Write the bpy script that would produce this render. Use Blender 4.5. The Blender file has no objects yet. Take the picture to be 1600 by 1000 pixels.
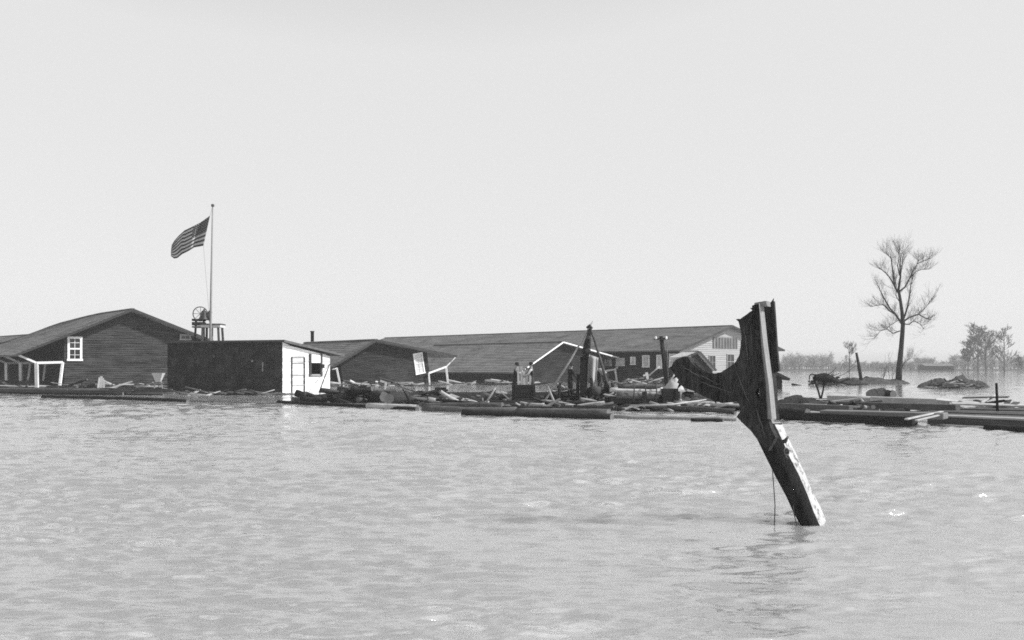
import bpy, bmesh, math, random
import numpy as np
from mathutils import Vector, Matrix, noise

random.seed(7)
rnd = random.Random(11)
S = bpy.context.scene
COL = S.collection
V = Vector

# ------------------------------------------------------------------ camera, sky, sun, exposure
F, H, CX, CY = 1555.0, 1.9, 800.0, 573.0          # focal length in photo pixels, eye height, principal column, horizon row
cam_d = bpy.data.cameras.new('camera')
cam_d.sensor_width = 36.0
cam_d.lens = 36.0 * F / 1600.0
cam_d.shift_y = (CY - 500.0) / 1600.0
cam_d.clip_end = 5000
cam = bpy.data.objects.new('camera', cam_d)
cam.location = (0, 0, H)
cam.rotation_euler = (math.radians(90), 0, 0)
COL.objects.link(cam)
S.camera = cam

SUN_EL, SUN_AZ = math.radians(40), math.radians(-10)   # azimuth measured from +X towards +Y
sun_dir = V((math.cos(SUN_EL) * math.cos(SUN_AZ), math.cos(SUN_EL) * math.sin(SUN_AZ), math.sin(SUN_EL)))
sd = bpy.data.lights.new('sun', 'SUN')
sd.energy = 5.0
sd.angle = math.radians(2.0)
sd.color = (1, 1, 1)
sun = bpy.data.objects.new('sun', sd)
sun.rotation_euler = (-sun_dir).to_track_quat('-Z', 'Y').to_euler()
sun.location = (30, 0, 40)
COL.objects.link(sun)

W = bpy.data.worlds.new('World')
S.world = W
W.use_nodes = True
nt = W.node_tree
nt.nodes.clear()
out = nt.nodes.new('ShaderNodeOutputWorld')
bg = nt.nodes.new('ShaderNodeBackground')
sky = nt.nodes.new('ShaderNodeTexSky')
sky.sky_type = 'NISHITA'
sky.sun_disc = False
sky.sun_elevation = SUN_EL
sky.sun_rotation = math.radians(90) - SUN_AZ
sky.air_density = 1.0
sky.dust_density = 1.0
sky.ozone_density = 1.0
sep = nt.nodes.new('ShaderNodeSeparateColor')          # orthochromatic film: only the sky's green and blue light registers
ortho = nt.nodes.new('ShaderNodeMath'); ortho.operation = 'ADD'
mul = nt.nodes.new('ShaderNodeMath'); mul.operation = 'MULTIPLY'; mul.inputs[1].default_value = 1.17
TOE = 7.75                                             # above this the film's shoulder holds the sky back
cap = nt.nodes.new('ShaderNodeMath'); cap.operation = 'MINIMUM'; cap.inputs[1].default_value = TOE
over = nt.nodes.new('ShaderNodeMath'); over.operation = 'SUBTRACT'; over.use_clamp = False; over.inputs[1].default_value = TOE
pos = nt.nodes.new('ShaderNodeMath'); pos.operation = 'MAXIMUM'; pos.inputs[1].default_value = 0.0
sh = nt.nodes.new('ShaderNodeMath'); sh.operation = 'MULTIPLY_ADD'; sh.inputs[1].default_value = 0.08
nt.links.new(mul.outputs[0], over.inputs[0]); nt.links.new(over.outputs[0], pos.inputs[0]); nt.links.new(pos.outputs[0], sh.inputs[0]); nt.links.new(cap.outputs[0], sh.inputs[2])
nt.links.new(sky.outputs[0], sep.inputs[0])
nt.links.new(sep.outputs[1], ortho.inputs[0])
nt.links.new(sep.outputs[2], ortho.inputs[1])
nt.links.new(ortho.outputs[0], mul.inputs[0])
nt.links.new(mul.outputs[0], cap.inputs[0])
nt.links.new(sh.outputs[0], bg.inputs[0])
bg.inputs[1].default_value = 0.1
nt.links.new(bg.outputs[0], out.inputs[0])

S.render.engine = 'CYCLES'
S.view_settings.view_transform = 'Standard'
S.view_settings.look = 'None'
S.view_settings.exposure = 0.0
S.view_settings.gamma = 1.0
S.view_settings.use_curve_mapping = False
S.cycles.max_bounces = 6
S.cycles.volume_bounces = 1
S.cycles.sample_clamp_indirect = 3.0
S.cycles.use_denoising = False
S.cycles.filter_width = 1.7

# ------------------------------------------------------------------ helpers
def P(x, y, d):
    return V(((x - CX) / F * d, d, H + (CY - y) / F * d))

def G(x, y, z=0.0):
    return P(x, y, (H - z) * F / (y - CY))

def hit(x, y, p0, n):
    r = V(((x - CX) / F, 1.0, (CY - y) / F))
    o = V((0, 0, H))
    t = (p0 - o).dot(n) / r.dot(n)
    return o + r * t

MATS = {}
def mat(name, v, var=0.35, scale=(1, 1, 1), rough=0.9, bump=0.25, spec=0.15, rand=0.25, fine=9.0, stain=0.0, stain_v=0.03, stain_scale=1.2):
    if name in MATS:
        return MATS[name]
    m = bpy.data.materials.new(name)
    m.use_nodes = True
    t = m.node_tree
    N = t.nodes
    b = N['Principled BSDF']
    geo = N.new('ShaderNodeNewGeometry')
    mp = N.new('ShaderNodeMapping'); mp.inputs['Scale'].default_value = scale
    n1 = N.new('ShaderNodeTexNoise'); n1.inputs['Scale'].default_value = 1.0; n1.inputs['Detail'].default_value = 6; n1.inputs['Roughness'].default_value = 0.65
    n2 = N.new('ShaderNodeTexNoise'); n2.inputs['Scale'].default_value = fine; n2.inputs['Detail'].default_value = 4
    t.links.new(geo.outputs['Position'], mp.inputs[0])
    t.links.new(mp.outputs[0], n1.inputs[0]); t.links.new(mp.outputs[0], n2.inputs[0])
    add = N.new('ShaderNodeMath'); add.operation = 'ADD'
    t.links.new(n1.outputs[0], add.inputs[0]); t.links.new(n2.outputs[0], add.inputs[1])
    mr = N.new('ShaderNodeMapRange')
    mr.inputs[1].default_value = 0.7; mr.inputs[2].default_value = 1.3
    mr.inputs[3].default_value = v * (1 - var); mr.inputs[4].default_value = v * (1 + var)
    t.links.new(add.outputs[0], mr.inputs[0])
    oi = N.new('ShaderNodeObjectInfo')
    mr2 = N.new('ShaderNodeMapRange'); mr2.inputs[3].default_value = 1 - rand; mr2.inputs[4].default_value = 1 + rand
    t.links.new(oi.outputs['Random'], mr2.inputs[0])
    mu = N.new('ShaderNodeMath'); mu.operation = 'MULTIPLY'
    t.links.new(mr.outputs[0], mu.inputs[0]); t.links.new(mr2.outputs[0], mu.inputs[1])
    col = mu.outputs[0]
    if stain > 0:
        n3 = N.new('ShaderNodeTexNoise'); n3.inputs['Scale'].default_value = stain_scale; n3.inputs['Detail'].default_value = 7; n3.inputs['Roughness'].default_value = 0.7
        t.links.new(geo.outputs['Position'], n3.inputs[0])
        r3 = N.new('ShaderNodeMapRange'); r3.inputs[1].default_value = 0.52; r3.inputs[2].default_value = 0.62; r3.inputs[4].default_value = stain
        t.links.new(n3.outputs[0], r3.inputs[0])
        mx = N.new('ShaderNodeMix'); mx.data_type = 'FLOAT'
        t.links.new(r3.outputs[0], mx.inputs[0]); t.links.new(col, mx.inputs[2]); mx.inputs[3].default_value = stain_v
        col = mx.outputs[0]
    t.links.new(col, b.inputs['Base Color'])
    b.inputs['Roughness'].default_value = rough
    b.inputs['Specular IOR Level'].default_value = spec
    if bump > 0:
        bp = N.new('ShaderNodeBump'); bp.inputs['Strength'].default_value = bump; bp.inputs['Distance'].default_value = 0.05
        t.links.new(add.outputs[0], bp.inputs['Height']); t.links.new(bp.outputs[0], b.inputs['Normal'])
    MATS[name] = m
    return m

M_SIDING = mat('weathered_siding', 0.038, 0.95, (0.35, 0.35, 8), stain=0.25, stain_v=0.10, stain_scale=0.35, fine=2.3)
M_SIDING2 = mat('grey_siding', 0.026, 0.95, (0.35, 0.35, 8), stain=0.25, stain_v=0.09, stain_scale=0.4, fine=2.3)
M_TAR = mat('tar_paper', 0.024, 0.7, (0.9, 0.9, 1.2), rough=0.85, stain=0.5, stain_v=0.075, stain_scale=1.1)
M_WHITEWALL = mat('white_painted_boards', 0.72, 0.10, (1, 1, 5), rough=0.7, stain=0.25, stain_v=0.45)
M_GREYWALL = mat('pale_painted_gable', 0.42, 0.15, (0.4, 0.4, 4), rough=0.8)
M_ROOF = mat('roofing', 0.17, 0.5, (0.35, 0.35, 3.5), rough=0.85, bump=0.4, stain=0.6, stain_v=0.07, stain_scale=0.3)
M_ROOFDARK = mat('dark_roofing', 0.06, 0.4, (0.5, 0.5, 4))
M_TRIM = mat('white_trim', 0.75, 0.12, (2, 2, 2), rough=0.6)
M_TRIMDARK = mat('dark_trim', 0.05, 0.3, (2, 2, 2))
M_PALEWOOD = mat('pale_bare_wood', 0.30, 0.35, (3, 3, 9))
M_LIGHTWOOD = mat('bleached_wood', 0.52, 0.25, (3, 3, 9))
M_BARK = mat('wet_bark', 0.028, 0.6, (2, 2, 6), bump=0.8)
M_BARKGREY = mat('grey_bark', 0.10, 0.55, (2, 2, 6), bump=0.8)
M_LOGPALE = mat('peeled_log', 0.38, 0.4, (1.2, 2.5, 8), bump=0.5)
M_CUT = mat('cut_end_wood', 0.13, 0.3, (8, 8, 8))
M_TREE = mat('bare_tree_bark', 0.035, 0.4, (2, 2, 2), bump=0.5)
M_TWIG = mat('far_twigs', 0.22, 0.3, (1, 1, 1), bump=0)  # pale tone carries part of the distance haze in the colour
M_MUD = mat('mud', 0.07, 0.5, (1.5, 1.5, 1.5), bump=0.9)
M_IRON = mat('black_iron', 0.03, 0.4, (4, 4, 4), rough=0.5, spec=0.4)
M_DARKWOOD = mat('dark_timber', 0.025, 0.5, (4, 4, 12), bump=0.5)
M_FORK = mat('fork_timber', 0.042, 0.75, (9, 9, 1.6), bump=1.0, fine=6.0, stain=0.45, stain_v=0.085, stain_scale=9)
M_FORKGREY = mat('fork_sunlit_timber', 0.26, 0.35, (16, 16, 2.0), bump=0.5, rand=0.08)  # paler copy of the fork timber: sun on the lit faces painted in
M_PILE = mat('piling_wood', 0.032, 0.6, (14, 14, 2.0), bump=0.9, rand=0.02, stain=0.5, stain_v=0.07, stain_scale=6)
M_ROPE = mat('rope', 0.06, 0.3, (20, 20, 20))
M_CANVAS = mat('pale_canvas', 0.5, 0.15, (3, 3, 3))
M_SKIN = mat('skin', 0.32, 0.1, (5, 5, 5), rough=0.6, bump=0)
M_COATDARK = mat('dark_cloth', 0.035, 0.4, (8, 8, 8))
M_SHIRT = mat('pale_shirt_cloth', 0.5, 0.2, (8, 8, 8))
M_TROUSER = mat('trouser_cloth', 0.05, 0.3, (8, 8, 8))
M_BOOT = mat('boot_leather', 0.02, 0.3, (8, 8, 8), rough=0.5)
M_HAIR = mat('dark_hair', 0.02, 0.3, (8, 8, 8))
M_PORCELAIN = mat('white_insulator', 0.8, 0.05, (1, 1, 1), rough=0.25, bump=0)
M_GLASS = mat('dark_window_glass', 0.03, 0.3, (2, 2, 2), rough=0.08, bump=0.04, spec=0.6)
M_GLASSPALE = mat('pale_window_glass', 0.55, 0.2, (2, 2, 2), rough=0.2, bump=0.04, spec=0.5)  # pale base colour for the panes

WLOC = {}
def empty(name, label, cat, loc, group=None):
    o = bpy.data.objects.new(name, None)
    COL.objects.link(o)
    o.location = loc
    o['label'] = label
    o['category'] = cat
    if group:
        o['group'] = group
    WLOC[o] = V(loc)
    return o

def tag(o, label=None, cat=None, group=None, kind=None):
    if label: o['label'] = label
    if cat: o['category'] = cat
    if group: o['group'] = group
    if kind: o['kind'] = kind
    return o

class MB:
    """collects faces in world coordinates and links them as one mesh object"""
    def __init__(s):
        s.v = []; s.f = []; s.m = []; s.sm = []
    def face(s, pts, mi=0, smooth=False):
        i = len(s.v)
        s.v.extend(V(p) for p in pts)
        s.f.append(list(range(i, i + len(pts)))); s.m.append(mi); s.sm.append(smooth)
    def prism(s, poly, off, mi=0):
        off = V(off); n = len(poly)
        i = len(s.v)
        s.v.extend(V(p) for p in poly); s.v.extend(V(p) + off for p in poly)
        s.f.append(list(range(i, i + n))); s.m.append(mi); s.sm.append(False)
        s.f.append(list(range(i + 2 * n - 1, i + n - 1, -1))); s.m.append(mi); s.sm.append(False)
        for k in range(n):
            j = (k + 1) % n
            s.f.append([i + k, i + n + k, i + n + j, i + j]); s.m.append(mi); s.sm.append(False)
    def box(s, c, ex, ey, ez, mi=0):
        """box from centre and three half-extent vectors"""
        c, ex, ey, ez = V(c), V(ex), V(ey), V(ez)
        s.prism([c - ex - ey - ez, c + ex - ey - ez, c + ex + ey - ez, c - ex + ey - ez], ez * 2, mi)
    def beam(s, a, b, w, h, up=(0, 0, 1), mi=0):
        a, b = V(a), V(b)
        d = (b - a)
        if d.length < 1e-6: return
        d.normalize()
        up = V(up)
        if abs(d.dot(up.normalized())) > 0.97:
            up = V((0, 1, 0))
        x = d.cross(up).normalized(); y = x.cross(d).normalized()
        x *= w / 2; y *= h / 2
        s.prism([a - x - y, a + x - y, a + x + y, a - x + y], b - a, mi)
    def tube(s, pts, rad, n=8, mi=0, capmi=None, smooth=True, jit=0.0):
        pts = [V(p) for p in pts]
        base = len(s.v)
        ref = None
        for k, p in enumerate(pts):
            if k == 0: d = pts[1] - p
            elif k == len(pts) - 1: d = p - pts[k - 1]
            else: d = pts[k + 1] - pts[k - 1]
            d = d.normalized() if d.length > 1e-9 else V((0, 0, 1))
            if ref is None:
                ref = V((0, 0, 1)) if abs(d.z) < 0.9 else V((1, 0, 0))
            x = d.cross(ref)
            if x.length < 1e-4:
                x = d.cross(V((0.3, 0.8, 0.1)))
            x.normalize(); y = d.cross(x).normalized()
            ref = x.cross(d)
            for q in range(n):
                a = 2 * math.pi * q / n
                r = rad[k] * (1 + (rnd.uniform(-jit, jit) if jit else 0))
                s.v.append(p + (x * math.cos(a) + y * math.sin(a)) * r)
        for k in range(len(pts) - 1):
            for q in range(n):
                a = base + k * n + q; b = base + k * n + (q + 1) % n
                s.f.append([a, b, b + n, a + n]); s.m.append(mi); s.sm.append(smooth)
        cm = mi if capmi is None else capmi
        s.f.append([base + q for q in range(n)][::-1]); s.m.append(cm); s.sm.append(False)
        e = base + (len(pts) - 1) * n
        s.f.append([e + q for q in range(n)]); s.m.append(cm); s.sm.append(False)
    def lathe(s, c, prof, axis=(0, 0, 1), n=16, mi=0):
        """profile [(radius, height)] turned about axis at c"""
        ax = V(axis).normalized(); c = V(c)
        pts = [c + ax * h for r, h in prof]
        x = ax.orthogonal().normalized(); y = ax.cross(x)
        base = len(s.v)
        for p, (r, h) in zip(pts, prof):
            for q in range(n):
                a = 2 * math.pi * q / n
                s.v.append(p + (x * math.cos(a) + y * math.sin(a)) * max(r, 1e-4))
        for k in range(len(prof) - 1):
            for q in range(n):
                a = base + k * n + q; b = base + k * n + (q + 1) % n
                s.f.append([a, b, b + n, a + n]); s.m.append(mi); s.sm.append(True)
        s.f.append([base + q for q in range(n)][::-1]); s.m.append(mi); s.sm.append(False)
        e = base + (len(prof) - 1) * n
        s.f.append([e + q for q in range(n)]); s.m.append(mi); s.sm.append(False)
    def ring(s, c, R, r, axis, n=20, k=6, mi=0):
        ax = V(axis).normalized(); x = ax.orthogonal().normalized(); y = ax.cross(x); c = V(c)
        base = len(s.v)
        for i in range(n):
            a = 2 * math.pi * i / n
            e = x * math.cos(a) + y * math.sin(a)
            for j in range(k):
                b = 2 * math.pi * j / k
                s.v.append(c + e * (R + r * math.cos(b)) + ax * r * math.sin(b))
        for i in range(n):
            for j in range(k):
                a = base + i * k + j; b = base + i * k + (j + 1) % k
                a2 = base + ((i + 1) % n) * k + j; b2 = base + ((i + 1) % n) * k + (j + 1) % k
                s.f.append([a, b, b2, a2]); s.m.append(mi); s.sm.append(True)
    def build(s, name, m, parent=None, kind=None, origin=None, fix=True, weld=False):
        mats = m if isinstance(m, (list, tuple)) else [m]
        if parent is not None:
            off = WLOC[parent]
        elif origin is not None:
            off = V(origin)
        else:
            lo = V((min(p.x for p in s.v), min(p.y for p in s.v), min(p.z for p in s.v)))
            hi = V((max(p.x for p in s.v), max(p.y for p in s.v), max(p.z for p in s.v)))
            off = V(((lo.x + hi.x) / 2, (lo.y + hi.y) / 2, lo.z))
        me = bpy.data.meshes.new(name)
        me.from_pydata([tuple(p - off) for p in s.v], [], s.f)
        for x in mats: me.materials.append(x)
        me.polygons.foreach_set('material_index', s.m)
        me.polygons.foreach_set('use_smooth', s.sm)
        me.update()
        if fix or weld:
            bm = bmesh.new(); bm.from_mesh(me)
            if weld: bmesh.ops.remove_doubles(bm, verts=bm.verts, dist=1e-4)
            bmesh.ops.recalc_face_normals(bm, faces=bm.faces)
            bm.to_mesh(me); bm.free()
        o = bpy.data.objects.new(name, me)
        COL.objects.link(o)
        if parent is not None:
            o.parent = parent
        else:
            o.location = off
        WLOC[o] = off
        if kind: o['kind'] = kind
        return o

def log_mesh(a, b, r, n=10, seg=7, jit=0.07, bend=0.03, taper=0.85, mb=None):
    a, b = V(a), V(b)
    mb = mb or MB()
    pts = []; rad = []
    ph = rnd.uniform(0, 6.28)
    L = (b - a).length
    for k in range(seg + 1):
        t = k / seg
        p = a.lerp(b, t)
        p = p + V((0, 0, 1)) * math.sin(t * 3.1 + ph) * bend * 0.4 + V((0.3, 1, 0)) * math.sin(t * 4 + ph) * bend
        pts.append(p)
        rad.append(r * (1 + (taper - 1) * t) * rnd.uniform(1 - jit, 1 + jit))
    mb.tube(pts, rad, n, 0, 1, True, jit * 0.6)
    return mb

def log(a, b, r, name='log', parent=None, m=None, **k):
    return log_mesh(a, b, r, **k).build(name, [m or M_BARK, M_CUT], parent)

def logpx(x0, y0, x1, y1, z, r, parent=None, m=None, name='log', **k):
    return log(G(x0, y0, z), G(x1, y1, z), r, name, parent, m, **k)

# ------------------------------------------------------------------ water, far shore
def build_water():
    ys = [-60, -25, -8, -1, 1.2]
    y = 2.4
    while y < 520:
        ys.append(y); y *= 1.0046
    ys += [600, 900]
    us = np.concatenate([[-4, -2.6, -1.7, -1.2, -0.95], np.linspace(-0.70, 0.70, 560), [0.95, 1.2, 1.7, 2.6, 4]])
    Y = np.array(ys)
    yy, uu = np.meshgrid(Y, us, indexing='ij')
    xx = uu * (np.maximum(yy, 0) + 7)
    dy = np.gradient(Y)[:, None] * np.ones_like(xx)
    dx = np.gradient(xx, axis=1)
    R = np.random.RandomState(5)
    zz = np.zeros_like(xx)
    step = np.maximum(np.abs(dy), np.abs(dx) * 0.6)
    g1 = np.sin(xx * 0.31 + 1.3 * np.sin(yy * 0.17)) * np.sin(yy * 0.43 + np.sin(xx * 0.21))
    g2 = np.sin(xx * 1.1 + 1.7 * np.sin(yy * 0.9 + 1)) * np.sin(yy * 1.9 + 1.4 * np.sin(xx * 0.8))
    patch = np.clip(0.8 + 0.45 * g1 + 0.35 * g2, 0.3, 1.7) * (1 - 0.2 * np.clip((yy - 16) / 26, 0, 1))          # gusts: calmer and rougher patches
    for i in range(110):
        lam = 0.11 * (0.9 / 0.11) ** R.rand()
        th = R.normal(math.radians(88), math.radians(25))
        k = 2 * math.pi / lam
        ph = R.rand() * 6.283
        amp = 0.0078 * lam * (0.3 / lam) ** 0.3
        fade = np.clip(lam / (step * 2.3) - 0.5, 0, 1) * patch * amp
        arg = k * (np.cos(th) * xx + np.sin(th) * yy) + ph + 1.3 * np.sin(xx * 1.5 + 0.3 * yy + ph) + 0.9 * np.sin(yy * 0.7 - 0.6 * xx + 2 * ph)
        zz += fade * np.sin(arg)
    yy = yy - 1.9 * np.clip(zz, -0.07, 0.07)                # wind from behind the rafts: crests lean towards the near shore
    n0, n1 = xx.shape
    verts = np.stack([xx, yy, zz], -1).reshape(-1, 3)
    idx = np.arange(n0 * n1).reshape(n0, n1)
    f = np.stack([idx[:-1, :-1], idx[:-1, 1:], idx[1:, 1:], idx[1:, :-1]], -1).reshape(-1, 4)
    me = bpy.data.meshes.new('water')
    me.vertices.add(len(verts)); me.vertices.foreach_set('co', verts.ravel())
    me.loops.add(f.size); me.loops.foreach_set('vertex_index', f.ravel())
    me.polygons.add(len(f)); me.polygons.foreach_set('loop_start', np.arange(0, f.size, 4))
    me.polygons.foreach_set('loop_total', np.full(len(f), 4))
    me.update(calc_edges=True); me.validate()
    me.polygons.foreach_set('use_smooth', np.ones(len(me.polygons), dtype=bool))
    m = bpy.data.materials.new('muddy_flood_water')
    m.use_nodes = True
    t = m.node_tree; N = t.nodes; b = N['Principled BSDF']
    geo = N.new('ShaderNodeNewGeometry')
    n0_ = N.new('ShaderNodeTexNoise'); n0_.inputs['Scale'].default_value = 0.12; n0_.inputs['Detail'].default_value = 5
    t.links.new(geo.outputs['Position'], n0_.inputs[0])
    mr = N.new('ShaderNodeMapRange'); mr.inputs[1].default_value = 0.3; mr.inputs[2].default_value = 0.7
    mr.inputs[3].default_value = 0.25; mr.inputs[4].default_value = 0.29
    t.links.new(n0_.outputs[0], mr.inputs[0]); t.links.new(mr.outputs[0], b.inputs['Base Color'])
    mp = N.new('ShaderNodeMapping'); mp.inputs['Scale'].default_value = (4.0, 9.0, 1)
    t.links.new(geo.outputs['Position'], mp.inputs[0])
    n1_ = N.new('ShaderNodeTexNoise'); n1_.inputs['Scale'].default_value = 1.6; n1_.inputs['Detail'].default_value = 5; n1_.inputs['Roughness'].default_value = 0.55
    t.links.new(mp.outputs[0], n1_.inputs[0])
    bp = N.new('ShaderNodeBump'); bp.inputs['Strength'].default_value = 0.2; bp.inputs['Distance'].default_value = 0.03
    t.links.new(n1_.outputs[0], bp.inputs['Height']); t.links.new(bp.outputs[0], b.inputs['Normal'])
    b.inputs['Roughness'].default_value = 0.04
    b.inputs['IOR'].default_value = 4.2
    b.subsurface_method = 'BURLEY'                          # silt scatters light sideways under the surface
    b.inputs['Subsurface Weight'].default_value = 0.85
    b.inputs['Subsurface Radius'].default_value = (1, 1, 1)
    b.inputs['Subsurface Scale'].default_value = 1.2
    me.materials.append(m)
    o = bpy.data.objects.new('water', me)
    COL.objects.link(o)
    o['kind'] = 'structure'
    o['label'] = 'wide sheet of rippled muddy flood water'
    return o
build_water()

mb = MB()
nx, nyy = 60, 8
def shore(x, y):
    return 0.05 + min(1, max(0, (y - 440) / 12)) * (0.35 + 0.3 * noise.noise(V((x * 0.02, y * 0.02, 0)))) - (0.6 if y < 432 else 0)
ygrid = [425, 436, 444, 455, 480, 540, 640, 780, 880]
for i in range(nx):
    for j in range(len(ygrid) - 1):
        x0 = -650 + 1300 * i / nx; x1 = -650 + 1300 * (i + 1) / nx
        mb.face([(x0, ygrid[j], shore(x0, ygrid[j])), (x1, ygrid[j], shore(x1, ygrid[j])), (x1, ygrid[j + 1], shore(x1, ygrid[j + 1])), (x0, ygrid[j + 1], shore(x0, ygrid[j + 1]))])
o = mb.build('ground', M_MUD, None, 'structure', origin=(0, 440, 0))
tag(o, 'low far shore on the horizon beneath the pale woods')

def earth_mound(name, cx, cy, lx, ly, h, seed, label):
    mb = MB()
    n = 40
    def z(u, v):
        e = max(0.0, 1 - (u * u + v * v))
        nz = noise.fractal(V((u * 3.1 + seed, v * 3.1, seed)), 1.0, 2.0, 5)
        return h * (e ** 0.55) * (0.75 + 0.55 * nz) - 0.15 + 0.10 * h * noise.noise(V((u * 14 + seed, v * 14, 0)))
    for i in range(n):
        for j in range(n):
            q = []
            for a, b in ((i, j), (i + 1, j), (i + 1, j + 1), (i, j + 1)):
                u = -1.05 + 2.1 * a / n; v = -1.05 + 2.1 * b / n
                q.append((cx + u * lx / 2, cy + v * ly / 2, z(u, v)))
            mb.face(q, 0, False)
    o = mb.build(name, M_MUD, None, 'structure', origin=(cx, cy, 0), weld=True)
    o['label'] = label
    return o
earth_mound('mud_bank', P(1350, 600, 112).x, 112, 10.4, 6.5, 0.95, 3.1, 'long low mud bank at the foot of the tall bare tree')
earth_mound('earth_mound', P(1489, 606, 92).x, 92, 6.6, 4.5, 1.05, 8.4, 'dark hump of earth and brush standing out of the water')
earth_mound('earth_bank', P(15, 603, 93).x, 94, 8.0, 4.0, 0.8, 5.5, 'low heap of earth under the porch of the sagging shed')

# ------------------------------------------------------------------ buildings
class House:
    """gabled building; local coords U along gable, A back along the ridge, Z up, origin below the apex of the front roof edge"""
    def __init__(s, apex, left, right, d, slope, zapex=None, roll=None):
        s.a = V((slope, 1, 0)).normalized()
        u = V((1, -slope, 0)).normalized()
        z = V((0, 0, 1))
        s.apex = P(apex[0], apex[1], d)
        l = hit(*left, s.apex, s.a) - s.apex; r = hit(*right, s.apex, s.a) - s.apex
        al = math.atan2(-l.z, -l.dot(u)); ar = math.atan2(-r.z, r.dot(u))
        if roll is None: roll = (al - ar) / 2
        s.roll = roll
        s.u = u * math.cos(roll) + z * math.sin(roll)
        s.z = -u * math.sin(roll) + z * math.cos(roll)
        s.Zr = s.apex.z
        s.O = s.apex - s.z * s.Zr
        s.hl = -l.dot(s.u); s.zl = s.Zr + l.dot(s.z)
        s.hr = r.dot(s.u); s.zr = s.Zr + r.dot(s.z)
    def pt(s, U, A, Z): return s.O + s.u * U + s.a * A + s.z * Z
    def px(s, x, y, A=0.0):
        p = hit(x, y, s.O + s.a * A, s.a) - s.O
        return p.dot(s.u), p.dot(s.z)
    def roofz(s, U):
        return s.Zr + (s.zl - s.Zr) * (-U / s.hl) if U < 0 else s.Zr + (s.zr - s.Zr) * (U / s.hr)

def siding(mb, pt, ext, z0, z1, h, n, mi=0, wob=0.006):
    """lapped horizontal boards: pt(s, z) on the wall plane, ext(z) -> (s0, s1), n = outward normal"""
    z = z0
    n = V(n)
    while z < z1 - 0.02:
        t = min(z + h * rnd.uniform(.75, 1.3), z1)
        a0, a1 = ext(z); b0, b1 = ext(t)
        if a1 - a0 > 0.05:
            if b1 - b0 < 0.02: b0 = b1 = (b0 + b1) / 2
            w0 = rnd.uniform(-wob, wob); w1 = rnd.uniform(-wob, wob)
            lo0 = pt(a0, z + w0) + n * 0.055; lo1 = pt(a1, z + w1) + n * 0.055
            hi1 = pt(b1, t + 0.01) + n * 0.006; hi0 = pt(b0, t + 0.01) + n * 0.006
            mb.face([lo0, lo1, hi1, hi0], mi)
            mb.face([pt(a0, z + w0), pt(a1, z + w1), lo1, lo0], mi)
        z = t

def roof_slope(h, sgn, L, sag, name, m, parent, nA=14, course=0.42, thick=0.16, lift=0.03, A0=0.0):
    he = h.hl if sgn < 0 else h.hr
    ze = h.zl if sgn < 0 else h.zr
    nrm = (h.z * he + h.u * sgn * (h.Zr - ze)).normalized()
    wid = math.hypot(he, h.Zr - ze)
    nw = max(4, int(wid / course))
    def q(w, A, up):
        return h.pt(sgn * he * w, A, h.Zr + (ze - h.Zr) * w - sag(A) * (1 - 0.7 * w)) + nrm * up
    mb = MB()
    As = [A0 + (L - A0) * i / nA for i in range(nA + 1)]
    for k in range(nw):
        w0 = k / nw; w1 = (k + 1) / nw
        for i in range(nA):
            j = rnd.uniform(0, 0.012)
            a, b = As[i], As[i + 1]
            mb.face([q(w0, a, 0), q(w0, b, 0), q(w1, b, lift + j), q(w1, a, lift + j)])
            mb.face([q(w1, a, lift + j), q(w1, b, lift + j), q(w1, b, 0), q(w1, a, 0)])
    for i in range(nA):
        a, b = As[i], As[i + 1]
        mb.face([q(0, a, -thick), q(0, b, -thick), q(1, b, -thick), q(1, a, -thick)])
        mb.face([q(1, a, -thick), q(1, b, -thick), q(1, b, 0), q(1, a, 0)])
    mb.face([q(0, A0, -thick), q(1, A0, -thick), q(1, A0, 0), q(0, A0, 0)])
    mb.face([q(0, L, -thick), q(1, L, -thick), q(1, L, 0), q(0, L, 0)])
    return mb.build(name, m, parent, fix=False)

def window_at(c, ex, ez, n, parent, lights=(1, 2), fw=0.12, m=None, mg=None, name='window', bars=(0, 0)):
    """window part: casing + sill, with a pane of its own for each sash; c centre on wall, ex/ez half extents, n outward normal"""
    m = m or M_TRIM; mg = mg or M_GLASS
    n = V(n); ex = V(ex); ez = V(ez); c = V(c) + n * 0.03
    ux, uz = ex.normalized(), ez.normalized()
    mb = MB()
    for sx in (-1, 1):
        mb.box(c + ex * sx - ux * sx * fw / 2 + n * 0.05, ux * fw / 2, n * 0.06, ez)
    for sz in (-1, 1):
        mb.box(c + ez * sz - uz * sz * fw / 2 + n * 0.055, ex * 1.08 if sz < 0 else ex * 1.02, n * (0.09 if sz < 0 else 0.06), uz * fw / 2)
    f = mb.build(name, m, parent)
    nx, nz = lights
    for i in range(nz):
        zc = -1 + (2 * i + 1) / nz
        p = MB()
        p.box(c + ez * zc + n * 0.015, ex * 0.93, n * 0.01, ez * (0.97 / nz))
        p.build('pane', mg, f)
    if nz > 1 or bars != (0, 0):
        k = 0
        for i in range(1, nz):
            r = MB()
            r.box(c + ez * (-1 + 2 * i / nz) + n * 0.05, ex * 0.96, n * 0.045, uz * fw * 0.35)
            r.build('meeting_rail', m, f)
        for i in range(1, bars[0] + 1):
            r = MB(); r.box(c + ex * (-1 + 2 * i / (bars[0] + 1)) + n * 0.04, ux * 0.025, n * 0.03, ez * 0.97); r.build('glazing_bar', m, f)
        for i in range(1, bars[1] + 1):
            r = MB(); r.box(c + ez * (-1 + 2 * i / (bars[1] + 1)) + n * 0.042, ex * 0.95, n * 0.03, uz * 0.025); r.build('glazing_bar', m, f)
    return f

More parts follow.
